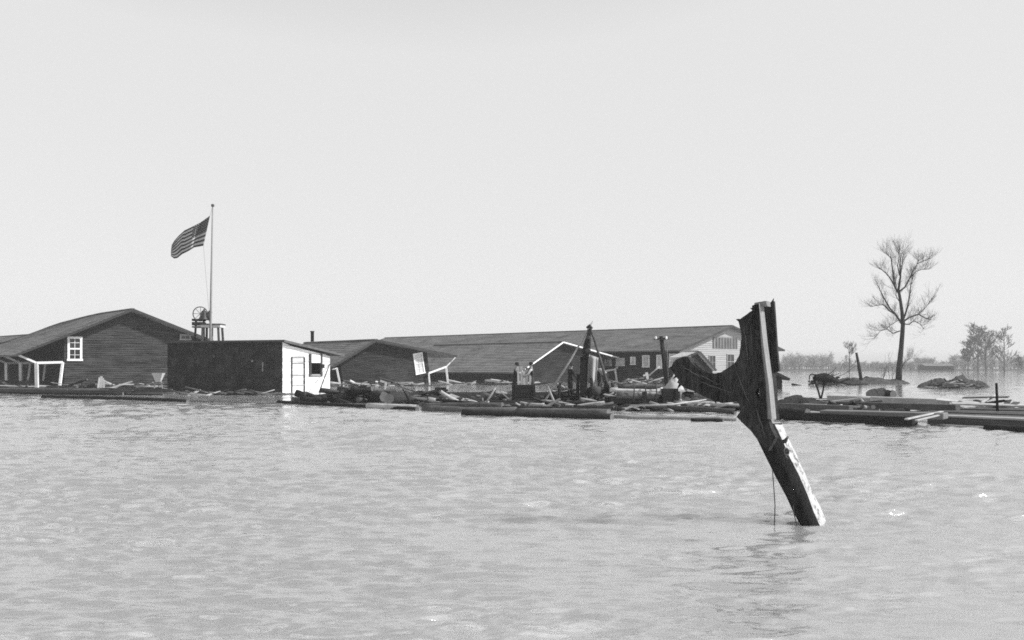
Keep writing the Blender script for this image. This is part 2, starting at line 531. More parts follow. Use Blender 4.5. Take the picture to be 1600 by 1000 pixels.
def gabled(h, label, name, L, wl, wr, g, sag=lambda A: 0.0, m_wall=None, m_front=None, m_roof=None, rake=None, board=0.2, zb=-2.6, trim_w=0.22):
    """walls at U=-wl and wr, front wall set back g from the roof edge; returns the thing"""
    base = h.pt(0, g, 0); base.z = 0
    t = empty(name, label, 'house' if L < 30 else 'shed', base)
    m_wall = m_wall or M_SIDING; m_front = m_front or m_wall
    mb = MB()
    th = 0.18
    def ext(z):
        lo, hi = -wl, wr
        fl = (h.Zr - th - z) / (h.Zr - h.zl) * h.hl
        fr = (h.Zr - th - z) / (h.Zr - h.zr) * h.hr
        return (max(lo, -fl), min(hi, fr))
    siding(mb, lambda s, z: h.pt(s, g, z), ext, zb, h.Zr - th - 0.02, board, -h.a)
    mb.face([h.pt(-wl, g + 0.02, zb), h.pt(wr, g + 0.02, zb), h.pt(wr, g + 0.02, h.roofz(wr) - th), h.pt(0, g + 0.02, h.Zr - th), h.pt(-wl, g + 0.02, h.roofz(-wl) - th)])
    w = mb.build('front_wall', m_front, t, 'stuff', fix=False)
    for sg, ww in ((-1, wl), (1, wr)):
        mb = MB()
        zt = h.roofz(sg * ww) - th
        siding(mb, lambda s, z: h.pt(sg * ww, s, z - sag(s) * 0.4), lambda z: (g, L - 0.4), zb, zt, board * 1.6, h.u * sg)
        mb.face([h.pt(sg * ww * 0.998, g, zb), h.pt(sg * ww * 0.998, L - 0.4, zb), h.pt(sg * ww * 0.998, L - 0.4, zt), h.pt(sg * ww * 0.998, g, zt)])
        mb.build('side_wall', m_wall, t, 'stuff', fix=False)
    mb = MB()
    mb.face([h.pt(-wl, L - 0.4, zb), h.pt(wr, L - 0.4, zb), h.pt(wr, L - 0.4, h.roofz(wr) - th - 0.3), h.pt(0, L - 0.4, h.Zr - th - sag(L)), h.pt(-wl, L - 0.4, h.roofz(-wl) - th - 0.3)])
    mb.build('back_wall', m_wall, t)
    for sg in (-1, 1):
        r = roof_slope(h, sg, L, sag, 'roof_slope', m_roof or M_ROOF, t)
        r['kind'] = 'stuff'
        mb = MB()
        he, ze = (h.hl, h.zl) if sg < 0 else (h.hr, h.zr)
        mb.beam(h.pt(sg * 0.03, -0.035, h.Zr - 0.06), h.pt(sg * he, -0.035, ze - 0.06), 0.05, trim_w, h.z)
        mb.build('rake_board', rake or M_TRIMDARK, t)
    mb = MB()
    As = [L * i / 14 for i in range(15)]
    for i in range(14):
        mb.beam(h.pt(0, As[i], h.Zr + 0.05 - sag(As[i])), h.pt(0, As[i + 1], h.Zr + 0.05 - sag(As[i + 1])), 0.3, 0.09, h.z)
    mb.build('ridge_cap', m_roof or M_ROOF, t)
    return t

def porch(h, t, wallpx, postpx, tippx, feet, A=0.6, w=0.16, m=None, n=3, step=6.0, wallpost=True):
    """eave posts, tie beams and braces at the front and at intervals behind"""
    m = m or M_TRIM
    wu, wz = h.px(*wallpx, A); pu, pz = h.px(*postpx, A); tu, tz = h.px(*tippx, A)
    fu, fz = h.px(*feet[0], A); gu, gz = h.px(*feet[1], A)
    for i in range(n):
        a = A + i * step
        mb = MB(); mb.beam(h.pt(pu, a, pz), h.pt(fu, a, fz - 1.2), w * 1.2, w * 1.2); mb.build('porch_post', m, t)
        mb = MB(); mb.beam(h.pt(wu, a, wz), h.pt(pu, a, pz), w, w); mb.build('porch_beam', m, t)
        mb = MB(); mb.beam(h.pt(pu, a, pz), h.pt(tu, a, tz), w * 0.8, w * 0.8); mb.build('porch_brace', m, t)
        if wallpost:
            mb = MB(); mb.beam(h.pt(wu, a, wz), h.pt(gu, a, gz - 0.3), w * 0.9, w * 0.9); mb.build('porch_post', m, t)

# --- sagging shed at the left end
hA = House((208, 483), (25, 554), (352, 540), 95, -0.80, roll=0.0)
def sagA(A):
    xs = [0, 9, 21, 31, 44, 60]; ys = [0, 0.02, 0.55, 1.45, 1.3, 1.3]
    return float(np.interp(A, [x * 1.28 for x in xs], ys))
wlA = -hA.px(100, 580, 1.1)[0]
tA = gabled(hA, 'long dark shed with sagging roof and a white framed window in its gable', 'shed', 70, wlA, hA.hr - 0.8, 1.1, sagA, M_SIDING, board=0.2)
c0 = hA.px(116.5, 545, 1.1); c1 = hA.px(128, 564, 1.1)
window_at(hA.pt(c0[0], 1.1, c0[1]), hA.u * (c1[0] - c0[0]), (hA.z * (c0[1] - c1[1]) ), -hA.a, tA, (1, 2), 0.20, bars=(1, 3))
c0 = hA.px(289, 527, 1.1)
window_at(hA.pt(c0[0], 1.1, c0[1]), hA.u * 0.55, hA.z * 0.3, -hA.a, tA, (2, 1), 0.14, m=mat('dull_trim', 0.3), bars=(1, 0))
porch(hA, tA, (98, 566), (57, 567), (29, 555), ((58, 603), (93, 601)), 0.9, 0.22)

# --- small house tilted towards the water
hB = House((588, 531), (520, 572), (714, 556), 100, -0.78)
wlB = -hB.px(534, 585, 0.9)[0]; wrB = hB.px(672, 590, 0.9)[0]
tB = gabled(hB, 'tilted dark clapboard house with one pale crooked window beside a white porch', 'house', 16, wlB, wrB, 0.9, m_wall=M_SIDING2, board=0.2)
c0 = hB.px(654, 568, 0.9)
window_at(hB.pt(c0[0], 0.9, c0[1]), hB.u * 0.58, hB.z * 1.12, -hB.a, tB, (1, 2), 0.13, mg=M_GLASSPALE, bars=(1, 3))
porch(hB, tB, (670, 583), (697, 573), (712, 557), ((700, 603), (671, 600)), 0.5, 0.17, n=2)
mb = MB(); u0, z0 = hB.px(526, 575, 0.5); u1, z1 = hB.px(532, 600, 0.5)
mb.beam(hB.pt(u0, 0.5, z0), hB.pt(u1, 0.5, z1 - 1), 0.16, 0.16); mb.build('porch_post', M_TRIM, tB)
mb = MB(); mb.beam(hB.pt(u0 - 0.5, 0.5, z0 - 0.05), hB.pt(u0, 0.5, z0), 0.12, 0.12); mb.build('porch_beam', M_TRIM, tB)
# stove pipe on the back roof
p = P(488, 541, 112)
mb = MB(); mb.lathe(p - V((0, 0, 0.6)), [(0.19, 0), (0.19, 2.2), (0.24, 2.2), (0.24, 2.32), (0.16, 2.32)], n=14)
so = mb.build('stove_pipe', M_IRON, tB)

# --- house with white rakes behind the derrick
hC = House((880, 534), (812, 582), (979, 562), 119, -0.86)
wlC = hC.hl - 1.2; wrC = hC.px(944, 590, 0.9)[0]
tC = gabled(hC, 'tilted grey house with pale lit rake boards behind the pole derrick', 'house', 26, wlC, wrC, 0.7, m_wall=M_SIDING2, rake=M_TRIM, board=0.22, trim_w=0.16)
porch(hC, tC, (944, 580), (961, 577), (976, 563), ((965, 600), (944, 600)), 0.3, 0.2, n=2, wallpost=False)

# --- long hall with pale gable
hD = House((1145, 509), (1063, 547), (1226, 547), 125, -0.955, roll=0.0)
tD = gabled(hD, 'long hall with pale painted gable and dark louvre under its peak', 'hall', 73, hD.hl - 0.9, hD.hr - 0.9, 0.8, m_wall=M_SIDING2, m_front=M_GREYWALL, board=0.25)
tD['category'] = 'hall'
for (x0, x1, y0, y1) in ((1107, 1117, 555, 577), (1135, 1146, 553, 577)):
    a = hD.px(x0, y0, 0.8); b = hD.px(x1, y1, 0.8)
    window_at(hD.pt((a[0] + b[0]) / 2, 0.8, (a[1] + b[1]) / 2), hD.u * abs(b[0] - a[0]) / 2, hD.z * abs(a[1] - b[1]) / 2, -hD.a, tD, (1, 2), 0.08, m=mat('dull_trim', 0.3), bars=(1, 0))
a = hD.px(1113, 527, 0.8); b = hD.px(1152, 545, 0.8)
mb = MB(); cc = hD.pt((a[0] + b[0]) / 2, 0.76, (a[1] + b[1]) / 2)
mb.box(cc, hD.u * (b[0] - a[0]) / 2, hD.a * 0.04, hD.z * (a[1] - b[1]) / 2)
lv = mb.build('louvre', mat('louvre_paint', 0.12, 0.3), tD)
for i in range(9):
    mb = MB(); mb.box(cc + hD.u * (b[0] - a[0]) * (-0.46 + 0.92 * i / 8) - hD.a * 0.06, hD.u * 0.07, hD.a * 0.05, hD.z * (a[1] - b[1]) / 2 * 0.95)
    mb.build('slat', mat('slat_paint', 0.2, 0.3), lv)
# windows along the hall's side wall
wU = -(hD.hl - 0.9)
for i in range(26):
    A = 1.7 + i * 2.05
    zc = hD.roofz(wU) - 1.35
    hh = rnd.choice((0.75, 0.85, 0.5))
    window_at(hD.pt(wU, A, zc - rnd.uniform(0, 0.3)), hD.a * rnd.choice((0.55, 0.7, 0.4)), hD.z * hh, -hD.u, tD, (1, 2), 0.12, mg=rnd.choice((M_GLASS, M_GLASSPALE, M_GLASSPALE)))
# --- little shed seen through the notch of the fork
hE = House((1093, 549), (1070, 558), (1119, 578), 100, -0.7)
tE = gabled(hE, 'small low shed with bright roof boards seen through the round notch', 'shed', 2.2, hE.hl * 0.6, hE.hr * 0.95, 0.35, m_wall=M_TAR, m_roof=mat('bright_roof', 0.55, 0.2, (2, 2, 5)), board=0.3)
tE['category'] = 'shed'
# --- low drowned shed whose eave shows right of the fork
hF = House((1196, 574), (1150, 592), (1234, 592), 84, 0.15, roll=0.0)
tF = gabled(hF, 'drowned little hut whose dark roof corner pokes out right beside the fork', 'hut', 5, hF.hl * 0.75, hF.hr * 0.7, 0.4, m_wall=M_TAR, m_roof=M_ROOFDARK)
tF['category'] = 'hut'

# --- tar paper hut with white end
def build_hut():
    C = P(441, 613.5, 74); C.z = 0
    Lf = P(262, 611, 78.2); Lf.z = 0
    d1 = (Lf - C); l1 = d1.length; d1.normalize()
    d2 = V((-d1.y, d1.x, 0))
    if d2.y < 0: d2 = -d2
    Bk = hit(515, 600, C, d1); l2 = (Bk - C).dot(d2)
    t = empty('tar_paper_hut', 'lean-to hut with long tar paper wall and white boarded end', 'hut', C)
    zf = H + (573 - 534.5) / F * 74; zbk = H + (573 - 552) / F * (C + d2 * l2).y
    # long wall: lapped tar paper strips
    mb = MB()
    siding(mb, lambda s, z: C + d1 * s + V((0, 0, z)), lambda z: (0, l1), -0.6, zf, 0.85, -d2, wob=0.05)
    mb.face([C + d1 * 0 + d2 * .02 + V((0, 0, -1)), C + d1 * l1 + d2 * .02 + V((0, 0, -1)), C + d1 * l1 + d2 * .02 + V((0, 0, zf)), C + d2 * .02 + V((0, 0, zf))])
    mb.build('long_wall', M_TAR, t, fix=False)
    for i in range(6):   # battens over the paper seams
        s = l1 * (0.07 + 0.17 * i)
        mb = MB(); mb.beam(C + d1 * s - d2 * 0.045 + V((0, 0, -0.3)), C + d1 * (s + rnd.uniform(-.05, .05)) - d2 * 0.045 + V((0, 0, zf - 0.1)), 0.05, 0.03, d2)
        mb.build('batten', M_TAR, t)
    for (x, y, w, hh, m) in ((411, 573, .05, .7, M_PALEWOOD), (395, 564, .09, .16, M_PALEWOOD), (335, 557, .06, .22, M_BARKGREY), (300, 570, .3, .35, M_TAR), (370, 590, .5, .3, M_TAR)):
        p = hit(x, y, C, d2)
        mb = MB(); mb.box(p - d2 * .05, d1 * w, d2 * .012, V((0.01, 0, hh / 2))); mb.build('patch', m, t)
    # white end wall, boards one by one
    topz = lambda s: zf - 0.12 + (zbk - 0.1 - zf) * s / l2
    wx0, wx1 = None, None
    def wpx(x, y):
        p = hit(x, y, C, d1) - C
        return p.dot(d2), p.z + C.z
    win = [wpx(485, 567), wpx(500, 585)]
    k = 0
    z = -0.6
    while z < zf - 0.15:
        h2 = 0.24
        zt = min(z + h2 - 0.012, zf)
        def edge(zz):
            if zz <= topz(l2): return l2
            return max(0.0, (zf - 0.12 - zz) / (zf - 0.12 - topz(l2)) * l2)
        e0, e1 = edge(z), edge(zt)
        segs = [(0.0, e0, 0.0, e1)]
        if z < win[0][1] - 0.02 and zt > win[1][1] + 0.02:
            segs = [(0, win[0][0], 0, win[0][0]), (win[1][0], e0, win[1][0], e1)]
        for (a, b, a1, b1) in segs:
            if b - a < 0.1: continue
            mb = MB()
            w = rnd.uniform(-0.01, 0.01)
            n = -d1
            pr = 0.03 + rnd.uniform(0, 0.012)
            mb.prism([C + d2 * a + V((0, 0, z)), C + d2 * b + V((0, 0, z + w)), C + d2 * max(b1, a1 + 0.02) + V((0, 0, zt + w)), C + d2 * a1 + V((0, 0, zt))], n * pr)
            mb.build('board', M_WHITEWALL, t)
        z += h2
    # dark inner lining so that gaps and the broken window read as dark
    mb = MB()
    q = d1 * 0.05
    mb.face([C + q + V((0, 0, -1)), C + q + d2 * win[0][0] + V((0, 0, -1)), C + q + d2 * win[0][0] + V((0, 0, topz(win[0][0]))), C + q + V((0, 0, topz(0)))])
    mb.face([C + q + d2 * win[1][0] + V((0, 0, -1)), C + q + d2 * l2 + V((0, 0, -1)), C + q + d2 * l2 + V((0, 0, topz(l2))), C + q + d2 * win[1][0] + V((0, 0, topz(win[1][0])))])
    mb.face([C + q + d2 * win[0][0] + V((0, 0, -1)), C + q + d2 * win[1][0] + V((0, 0, -1)), C + q + d2 * win[1][0] + V((0, 0, win[1][1])), C + q + d2 * win[0][0] + V((0, 0, win[1][1]))])
    mb.face([C + q + d2 * win[0][0] + V((0, 0, win[0][1])), C + q + d2 * win[1][0] + V((0, 0, win[0][1])), C + q + d2 * win[1][0] + V((0, 0, topz(win[1][0]))), C + q + d2 * win[0][0] + V((0, 0, topz(win[0][0])))])
    mb.build('end_wall_lining', M_DARKWOOD, t, fix=False)
    # back and far walls
    mb = MB()
    mb.face([C + d2 * l2 + V((0, 0, -1)), C + d2 * l2 + d1 * l1 + V((0, 0, -1)), C + d2 * l2 + d1 * l1 + V((0, 0, zbk - 0.1)), C + d2 * l2 + V((0, 0, zbk - 0.1))])
    mb.build('back_wall', M_TAR, t)
    mb = MB()
    mb.face([C + d1 * l1 + V((0, 0, -1)), C + d1 * l1 + d2 * l2 + V((0, 0, -1)), C + d1 * l1 + d2 * l2 + V((0, 0, zbk - 0.1)), C + d1 * l1 + V((0, 0, zf - 0.1))])
    mb.build('far_wall', M_TAR, t)
    # window casing of the dark opening, raised sash above it
    n = -d1
    for (x0, y0, x1, y1, nm, m) in ((482, 553, 485, 588, 'window_casing', M_TRIMDARK), (499.5, 553, 502, 588, 'window_casing', M_TRIMDARK), (482, 585.5, 502, 588, 'window_sill', M_PALEWOOD)):
        a = wpx(x0, y0); b = wpx(x1, y1)
        mb = MB(); mb.box(C + d2 * (a[0] + b[0]) / 2 + V((0, 0, (a[1] + b[1]) / 2)) + n * 0.07, d2 * abs(b[0] - a[0]) / 2, n * 0.05, V((0, 0, abs(a[1] - b[1]) / 2)))
        mb.build(nm, m, t)
    a = wpx(485, 554); b = wpx(499.5, 567)
    mb = MB(); mb.box(C + d2 * (a[0] + b[0]) / 2 + V((0, 0, (a[1] + b[1]) / 2)) + n * 0.06, d2 * abs(b[0] - a[0]) / 2, n * 0.02, V((0, 0, abs(a[1] - b[1]) / 2)))
    mb.build('shutter', M_TRIM, t)
    a = wpx(500, 569); b = wpx(504, 575)
    mb = MB(); mb.box(C + d2 * (a[0] + b[0]) / 2 + V((0, 0, (a[1] + b[1]) / 2)) + n * 0.16, d2 * abs(b[0] - a[0]) / 2, n * 0.03, V((0, 0, abs(a[1] - b[1]) / 2)))
    mb.build('rag', M_DARKWOOD, t)
    # door outline: posts and battens
    a = wpx(454.5, 558); b = wpx(474, 613)
    for s in (a[0], b[0]):
        mb = MB(); mb.beam(C + d2 * s + n * 0.09 + V((0, 0, -0.3)), C + d2 * s + n * 0.09 + V((0, 0, a[1])), 0.09, 0.06, d2); mb.build('door_post', M_TRIMDARK, t)
    for y in (558, 567.5, 586, 602):
        z = wpx(465, y)[1]
        mb = MB(); mb.beam(C + d2 * a[0] + n * 0.085 + V((0, 0, z)), C + d2 * b[0] + n * 0.085 + V((0, 0, z + 0.03)), 0.04, 0.06, V((0, 0, 1))); mb.build('door_batten', mat('dull_trim', 0.3), t)
    # roof
    mb = MB()
    ov = 0.35; ovb = 1.5
    sl = (zbk - zf) / l2
    def rp(s, w, up=0): return C + d1 * s + d2 * w + V((0, 0, zf + sl * w + up))
    nn = 8
    for i in range(nn):
        w0 = -ov + (l2 + ov + ovb) * i / nn; w1 = -ov + (l2 + ov + ovb) * (i + 1) / nn
        mb.prism([rp(-0.4, w0), rp(l1 + 0.3, w0), rp(l1 + 0.3, w1 + 0.05), rp(-0.4, w1 + 0.05)], V((0, 0, 0.10 + 0.02 * (nn - i) / nn)))
    mb.build('roof', M_ROOFDARK, t, 'stuff')
    mb = MB(); mb.beam(rp(-0.43, -ov, 0.03), rp(-0.43, l2 + ovb, 0.03), 0.04, 0.18); mb.build('verge_board', M_BARKGREY, t)
    # leaning pole
    po = MB(); po.tube([G(497, 613, 0) + V((0, -0.0, -0.2)), hit(515, 569, C + n * 0.1, d1)], [0.05, 0.035], 7)
    tag(po.build('leaning_pole', M_DARKWOOD), 'thin dark pole leaning on the white end of the tar paper hut', 'pole')
    # pale stains
    return t
build_hut()

# ------------------------------------------------------------------ bell platform, fire bell, flagpole, flag
def build_platform():
    D = 88.0
    px = D / F
    t = empty('bell_platform', 'white topped timber platform on splayed legs behind the tar paper hut', 'platform', P(333, 604, D))
    c = P(333, 510, D)
    mb = MB(); mb.box(c, (15 * px, 0, 0), (0, 0.75, 0), (0, 0, 1.9 * px)); mb.build('platform_edge', M_TRIM, t)
    mb = MB(); mb.box(c + V((0, 0, 2.9 * px)), (15.6 * px, 0, 0), (0, 0.8, 0), (0, 0, 1.0 * px)); mb.build('platform_top', M_BARKGREY, t)
    for dy in (-0.6, 0.6):
        for (xa, ya, xb, yb) in ((320, 511, 317, 545), (344, 511, 350, 545)):
            mb = MB(); mb.beam(P(xa, ya, D) + V((0, dy, 0)), P(xb, 600, D) + V((0, dy * 1.3, -0.8)), 0.17, 0.17); mb.build('leg', M_BARKGREY, t)
    mb = MB(); mb.beam(P(330, 511, D), P(330, 534, D) + V((0, 0, -4)), 0.3, 0.2); mb.build('ladder_board', M_PALEWOOD, t)
    # bell on its stand
    b = empty('fire_bell', 'dark bell with a spoked pull wheel on a stand beside the flagpole', 'bell', P(317, 507, D - 0.2))
    w = P(313, 490.5, D - 0.35)
    ax = V((0.45, -0.9, 0)).normalized()
    mb = MB(); mb.ring(w, 11 * px, 0.045, ax, 26, 6); wh = mb.build('wheel_rim', M_BARKGREY, b)
    x = ax.orthogonal().normalized(); y = ax.cross(x)
    for i in range(8):
        a = i * math.pi / 4
        mb = MB(); mb.beam(w, w + (x * math.cos(a) + y * math.sin(a)) * 11 * px, 0.04, 0.04, ax); mb.build('spoke', M_BARKGREY, wh)
    mb = MB(); mb.lathe(P(318, 500, D), [(0.46, 0.0), (0.42, 0.1), (0.33, 0.3), (0.27, 0.6), (0.2, 0.78), (0.08, 0.86), (0.05, 0.98)], (0.05, 0, 1), 18); mb.build('bell_body', M_IRON, b)
    mb = MB(); mb.lathe(P(321, 497, D + 0.1), [(0.30, 0.0), (0.28, 0.3), (0.16, 0.75), (0.05, 0.85)], (0.5, 0, 0.6), 14); mb.build('bell_housing', M_IRON, b)
    for dx in (303.5, 318.5):
        for dy in (-0.45, 0.35):
            mb = MB(); mb.beam(P(dx + 3 if dx < 310 else dx, 498, D + dy * 0.5), P(dx, 550, D + dy), 0.15, 0.15); mb.build('stand_leg', M_DARKWOOD, b)
    for y_, hh, m in ((500, 2.2, M_DARKWOOD), (506, 3.4, M_DARKWOOD), (511, 1.6, M_BARKGREY)):
        mb = MB(); mb.box(P(311, y_, D), (8.5 * px, 0, 0), (0, 0.5, 0), (0, 0, hh * px / 2 * 1.5)); mb.build('stand_rail', m, b)
    mb = MB(); mb.beam(P(323, 490, D), P(330, 507, D), 0.12, 0.12); mb.build('stand_brace', M_DARKWOOD, b)
    mb = MB(); mb.beam(P(318, 497, D + .2), P(329, 497, D + .2), 0.1, 0.1); mb.build('stand_rail', M_BARKGREY, b)
    # flagpole
    D2 = 87.0
    f = empty('flagpole', 'tall thin flagpole with a ball on top rising behind the hut', 'flagpole', P(327, 606, D2))
    a = P(327, 604, D2) + V((0, 0, -1.0)); c = P(332.3, 323, D2)
    mb = MB(); mb.tube([a, a.lerp(c, .5), c], [0.12, 0.10, 0.06], 10); mb.build('pole', mat('flagpole_paint', 0.22, 0.2, (3, 3, 3)), f)
    mb = MB(); mb.lathe(P(332.4, 323.5, D2), [(0.02, 0), (0.12, 0.04), (0.15, 0.14), (0.12, 0.24), (0.02, 0.28)], n=12); mb.build('ball', M_BARKGREY, f)
    mb = MB(); mb.tube([P(331.5, 325, D2 - .1), P(328, 337, D2 - .1), P(317.8, 384, D2 - .1), P(327.5, 500, D2 - .1)], [0.009] * 4, 5); mb.build('halyard', M_ROPE, f)
    # flag
    top = [(328, 337), (312.6, 348), (302.7, 353), (288.3, 360), (279.3, 368), (273, 375.4), (268.5, 382.6)]
    bot = [(317.5, 384), (303.6, 386.5), (295.5, 391.6), (284.7, 397), (277.5, 403), (272, 404), (267, 400)]
    nu, nv = 48, 26
    def curve(cv, u):
        c = np.array(cv, float); s = np.concatenate([[0], np.cumsum(np.hypot(*np.diff(c, axis=0).T))]); s /= s[-1]
        return np.interp(u, s, c[:, 0]), np.interp(u, s, c[:, 1])
    verts = []; uvs = []
    for i in range(nu + 1):
        u = i / nu
        tx, ty = curve(top, u); bx, by = curve(bot, u)
        for j in range(nv + 1):
            v = j / nv
            bulge = math.sin(v * math.pi) * math.sin(u * 3.0) * 2.0
            x = tx + (bx - tx) * v - (bulge * 1.6 if u > 0.6 else 0)
            y = ty + (by - ty) * v
            d = D2 - 0.1 + u * 0.9 + 0.28 * math.sin(u * 9.5 + v * 1.6) * min(1, u * 3) + 0.12 * math.sin(u * 17 - v * 3)
            verts.append(P(x, y, d)); uvs.append((u, v))
    off = P(322, 361, D2)
    me = bpy.data.meshes.new('flag')
    fs = [(i * (nv + 1) + j, (i + 1) * (nv + 1) + j, (i + 1) * (nv + 1) + j + 1, i * (nv + 1) + j + 1) for i in range(nu) for j in range(nv)]
    me.from_pydata([tuple(p - off) for p in verts], [], fs)
    ul = me.uv_layers.new(name='UVMap')
    for l in me.loops: ul.data[l.index].uv = uvs[l.vertex_index]
    for p in me.polygons: p.use_smooth = True
    m = bpy.data.materials.new('flag_cloth'); m.use_nodes = True
    T = m.node_tree; N = T.nodes; bs = N['Principled BSDF']
    uv = N.new('ShaderNodeUVMap'); sx = N.new('ShaderNodeSeparateXYZ'); T.links.new(uv.outputs[0], sx.inputs[0])
    def math_(op, a, b=None):
        n = N.new('ShaderNodeMath'); n.operation = op
        for k, q in enumerate((a, b)):
            if q is None: continue
            if isinstance(q, (int, float)): n.inputs[k].default_value = q
            else: T.links.new(q, n.inputs[k])
        return n.outputs[0]
    st = math_('MODULO', math_('FLOOR', math_('MULTIPLY', sx.outputs[1], 12.999)), 2)      # 0 = dark stripe
    canton = math_('MULTIPLY', math_('LESS_THAN', sx.outputs[0], 0.40), math_('LESS_THAN', sx.outputs[1], 7 / 13))
    su = math_('SUBTRACT', math_('FRACT', math_('MULTIPLY', sx.outputs[0], 8 / 0.40)), 0.5)
    sv = math_('SUBTRACT', math_('FRACT', math_('MULTIPLY', sx.outputs[1], 6 * 13 / 7)), 0.5)
    star = math_('LESS_THAN', math_('ADD', math_('MULTIPLY', su, su), math_('MULTIPLY', sv, sv)), 0.05)
    stripe = math_('ADD', 0.05, math_('MULTIPLY', st, 0.42))
    cant = math_('ADD', 0.05, math_('MULTIPLY', star, 0.3))
    colr = math_('ADD', math_('MULTIPLY', stripe, math_('SUBTRACT', 1, canton)), math_('MULTIPLY', cant, canton))
    T.links.new(colr, bs.inputs['Base Color']); bs.inputs['Roughness'].default_value = 0.9; bs.inputs['Specular IOR Level'].default_value = 0.1
    me.materials.append(m)
    o = bpy.data.objects.new('flag', me); COL.objects.link(o); o.location = off
    so_ = o.modifiers.new('thickness', 'SOLIDIFY'); so_.thickness = 0.012
    tag(o, 'striped flag with a dark starred canton flying from the tall pole', 'flag')
build_platform()

# ------------------------------------------------------------------ bare trees
def grow(mb, p, d, L, r, depth, rr, spread=0.55, up=0.12, nseg=3, kids=3, minr=0.006, sides=None):
    pts = [p]; rad = [r]
    q = p.copy(); dd = d.normalized()
    for k in range(nseg):
        dd = (dd + V((rr.uniform(-1, 1), rr.uniform(-1, 1), rr.uniform(-1, 1))) * 0.16 + V((0, 0, up * 0.5))).normalized()
        q = q + dd * (L / nseg)
        pts.append(q.copy()); rad.append(max(minr, r * (1 - 0.55 * (k + 1) / nseg)))
    mb.tube(pts, rad, sides or (6 if depth > 2 else (4 if depth > 1 else 3)), smooth=True)
    if depth <= 0: return
    for k in range(kids):
        t = rr.uniform(0.3, 1.0) if k < kids - 1 else 1.0
        i = min(nseg - 1, int(t * nseg)); f = t * nseg - i
        s = pts[i].lerp(pts[i + 1], min(1, f))
        axis = V((rr.uniform(-1, 1), rr.uniform(-1, 1), rr.uniform(-0.4, 0.8)))
        nd = (dd + axis * spread * (0.6 if k == kids - 1 else 1.15)).normalized()
        nd.z += up
        grow(mb, s, nd, L * rr.uniform(0.55, 0.8), max(minr, r * rr.uniform(0.38, 0.55)), depth - 1, rr, spread, up, nseg, kids, minr, sides)

def big_tree():
    D = 112.0
    rr = random.Random(4)
    t = empty('bare_tree', 'tall bare leafless tree standing alone on the mud bank', 'tree', P(1404, 597, D))
    tr = [(1404, 601), (1405, 575), (1408, 545), (1410, 520), (1411, 505), (1409, 485), (1406, 465), (1404, 452), (1407, 432), (1406, 413), (1408, 396)]
    rd = [0.38, 0.31, 0.26, 0.24, 0.22, 0.18, 0.16, 0.14, 0.1, 0.07, 0.03]
    pts = [P(x, y, D + 0.4 * math.sin(i)) for i, (x, y) in enumerate(tr)]
    mb = MB(); mb.tube(pts, rd, 10, jit=0.05); mb.build('trunk', M_TREE, t)
    limbs = [
        ([(1410, 507), (1398, 491), (1388, 481), (1376, 462), (1368, 447)], 0.13, -1.5),
        ([(1400, 492), (1388, 486), (1377, 476), (1366, 477), (1358, 479)], 0.08, 1.0),
        ([(1406, 517), (1394, 521), (1384, 514), (1372, 517), (1362, 528)], 0.07, 0.6),
        ([(1409, 498), (1400, 502), (1390, 508), (1382, 514)], 0.05, -0.8),
        ([(1411, 503), (1422, 496), (1438, 491), (1450, 497), (1460, 500)], 0.11, 1.6),
        ([(1438, 491), (1447, 484), (1455, 475), (1462, 466)], 0.06, 1.8),
        ([(1411, 506), (1422, 507), (1430, 501), (1440, 506), (1448, 514)], 0.07, -1.2),
        ([(1412, 500), (1419, 480), (1423, 460), (1425, 444), (1430, 428)], 0.10, -1.0),
        ([(1406, 462), (1398, 450), (1390, 436), (1381, 426), (1371, 419)], 0.11, 0.8),
        ([(1397, 448), (1394, 428), (1391, 405), (1389, 402), (1383, 396)], 0.09, -0.9),
        ([(1406, 455), (1415, 448), (1422, 436), (1428, 425), (1435, 414), (1440, 405)], 0.10, 1.3),
        ([(1424, 434), (1434, 424), (1444, 421), (1453, 421)], 0.06, 1.9),
        ([(1436, 412), (1444, 409), (1455, 405)], 0.05, 1.0),
        ([(1405, 430), (1402, 415), (1405, 400), (1404, 390)], 0.07, -1.4),
        ([(1407, 430), (1410, 412), (1411, 402), (1414, 390)], 0.07, 0.9),
        ([(1404, 470), (1399, 462), (1400, 448), (1398, 440)], 0.05, 1.4),
        ([(1407, 580), (1414, 566), (1424, 560)], 0.03, 0.8),
    ]
    for path, r, dz in limbs:
        pp = [P(1408 + (x - 1408) * 0.9, y, D + dz * i * 0.8) for i, (x, y) in enumerate(path)]
        n = len(pp)
        mb = MB()
        mb.tube(pp, [max(0.02, r * (1 - 0.7 * i / (n - 1))) for i in range(n)], 7, jit=0.06)
        for i in range(1, n):
            for k in range(6 if i < n - 1 else 11):
                s = pp[i - 1].lerp(pp[i], rr.uniform(0.2, 1))
                dirv = (pp[i] - pp[i - 1]).normalized() + V((rr.uniform(-1, 1), rr.uniform(-1, 1), rr.uniform(-0.3, 1.0))) * 0.9
                grow(mb, s, dirv, rr.uniform(0.5, 1.2), 0.013, 2, rr, 0.65, 0.12, 3, 4, 0.0032)
        mb.build('limb', M_TREE, t)
    return t
big_tree()

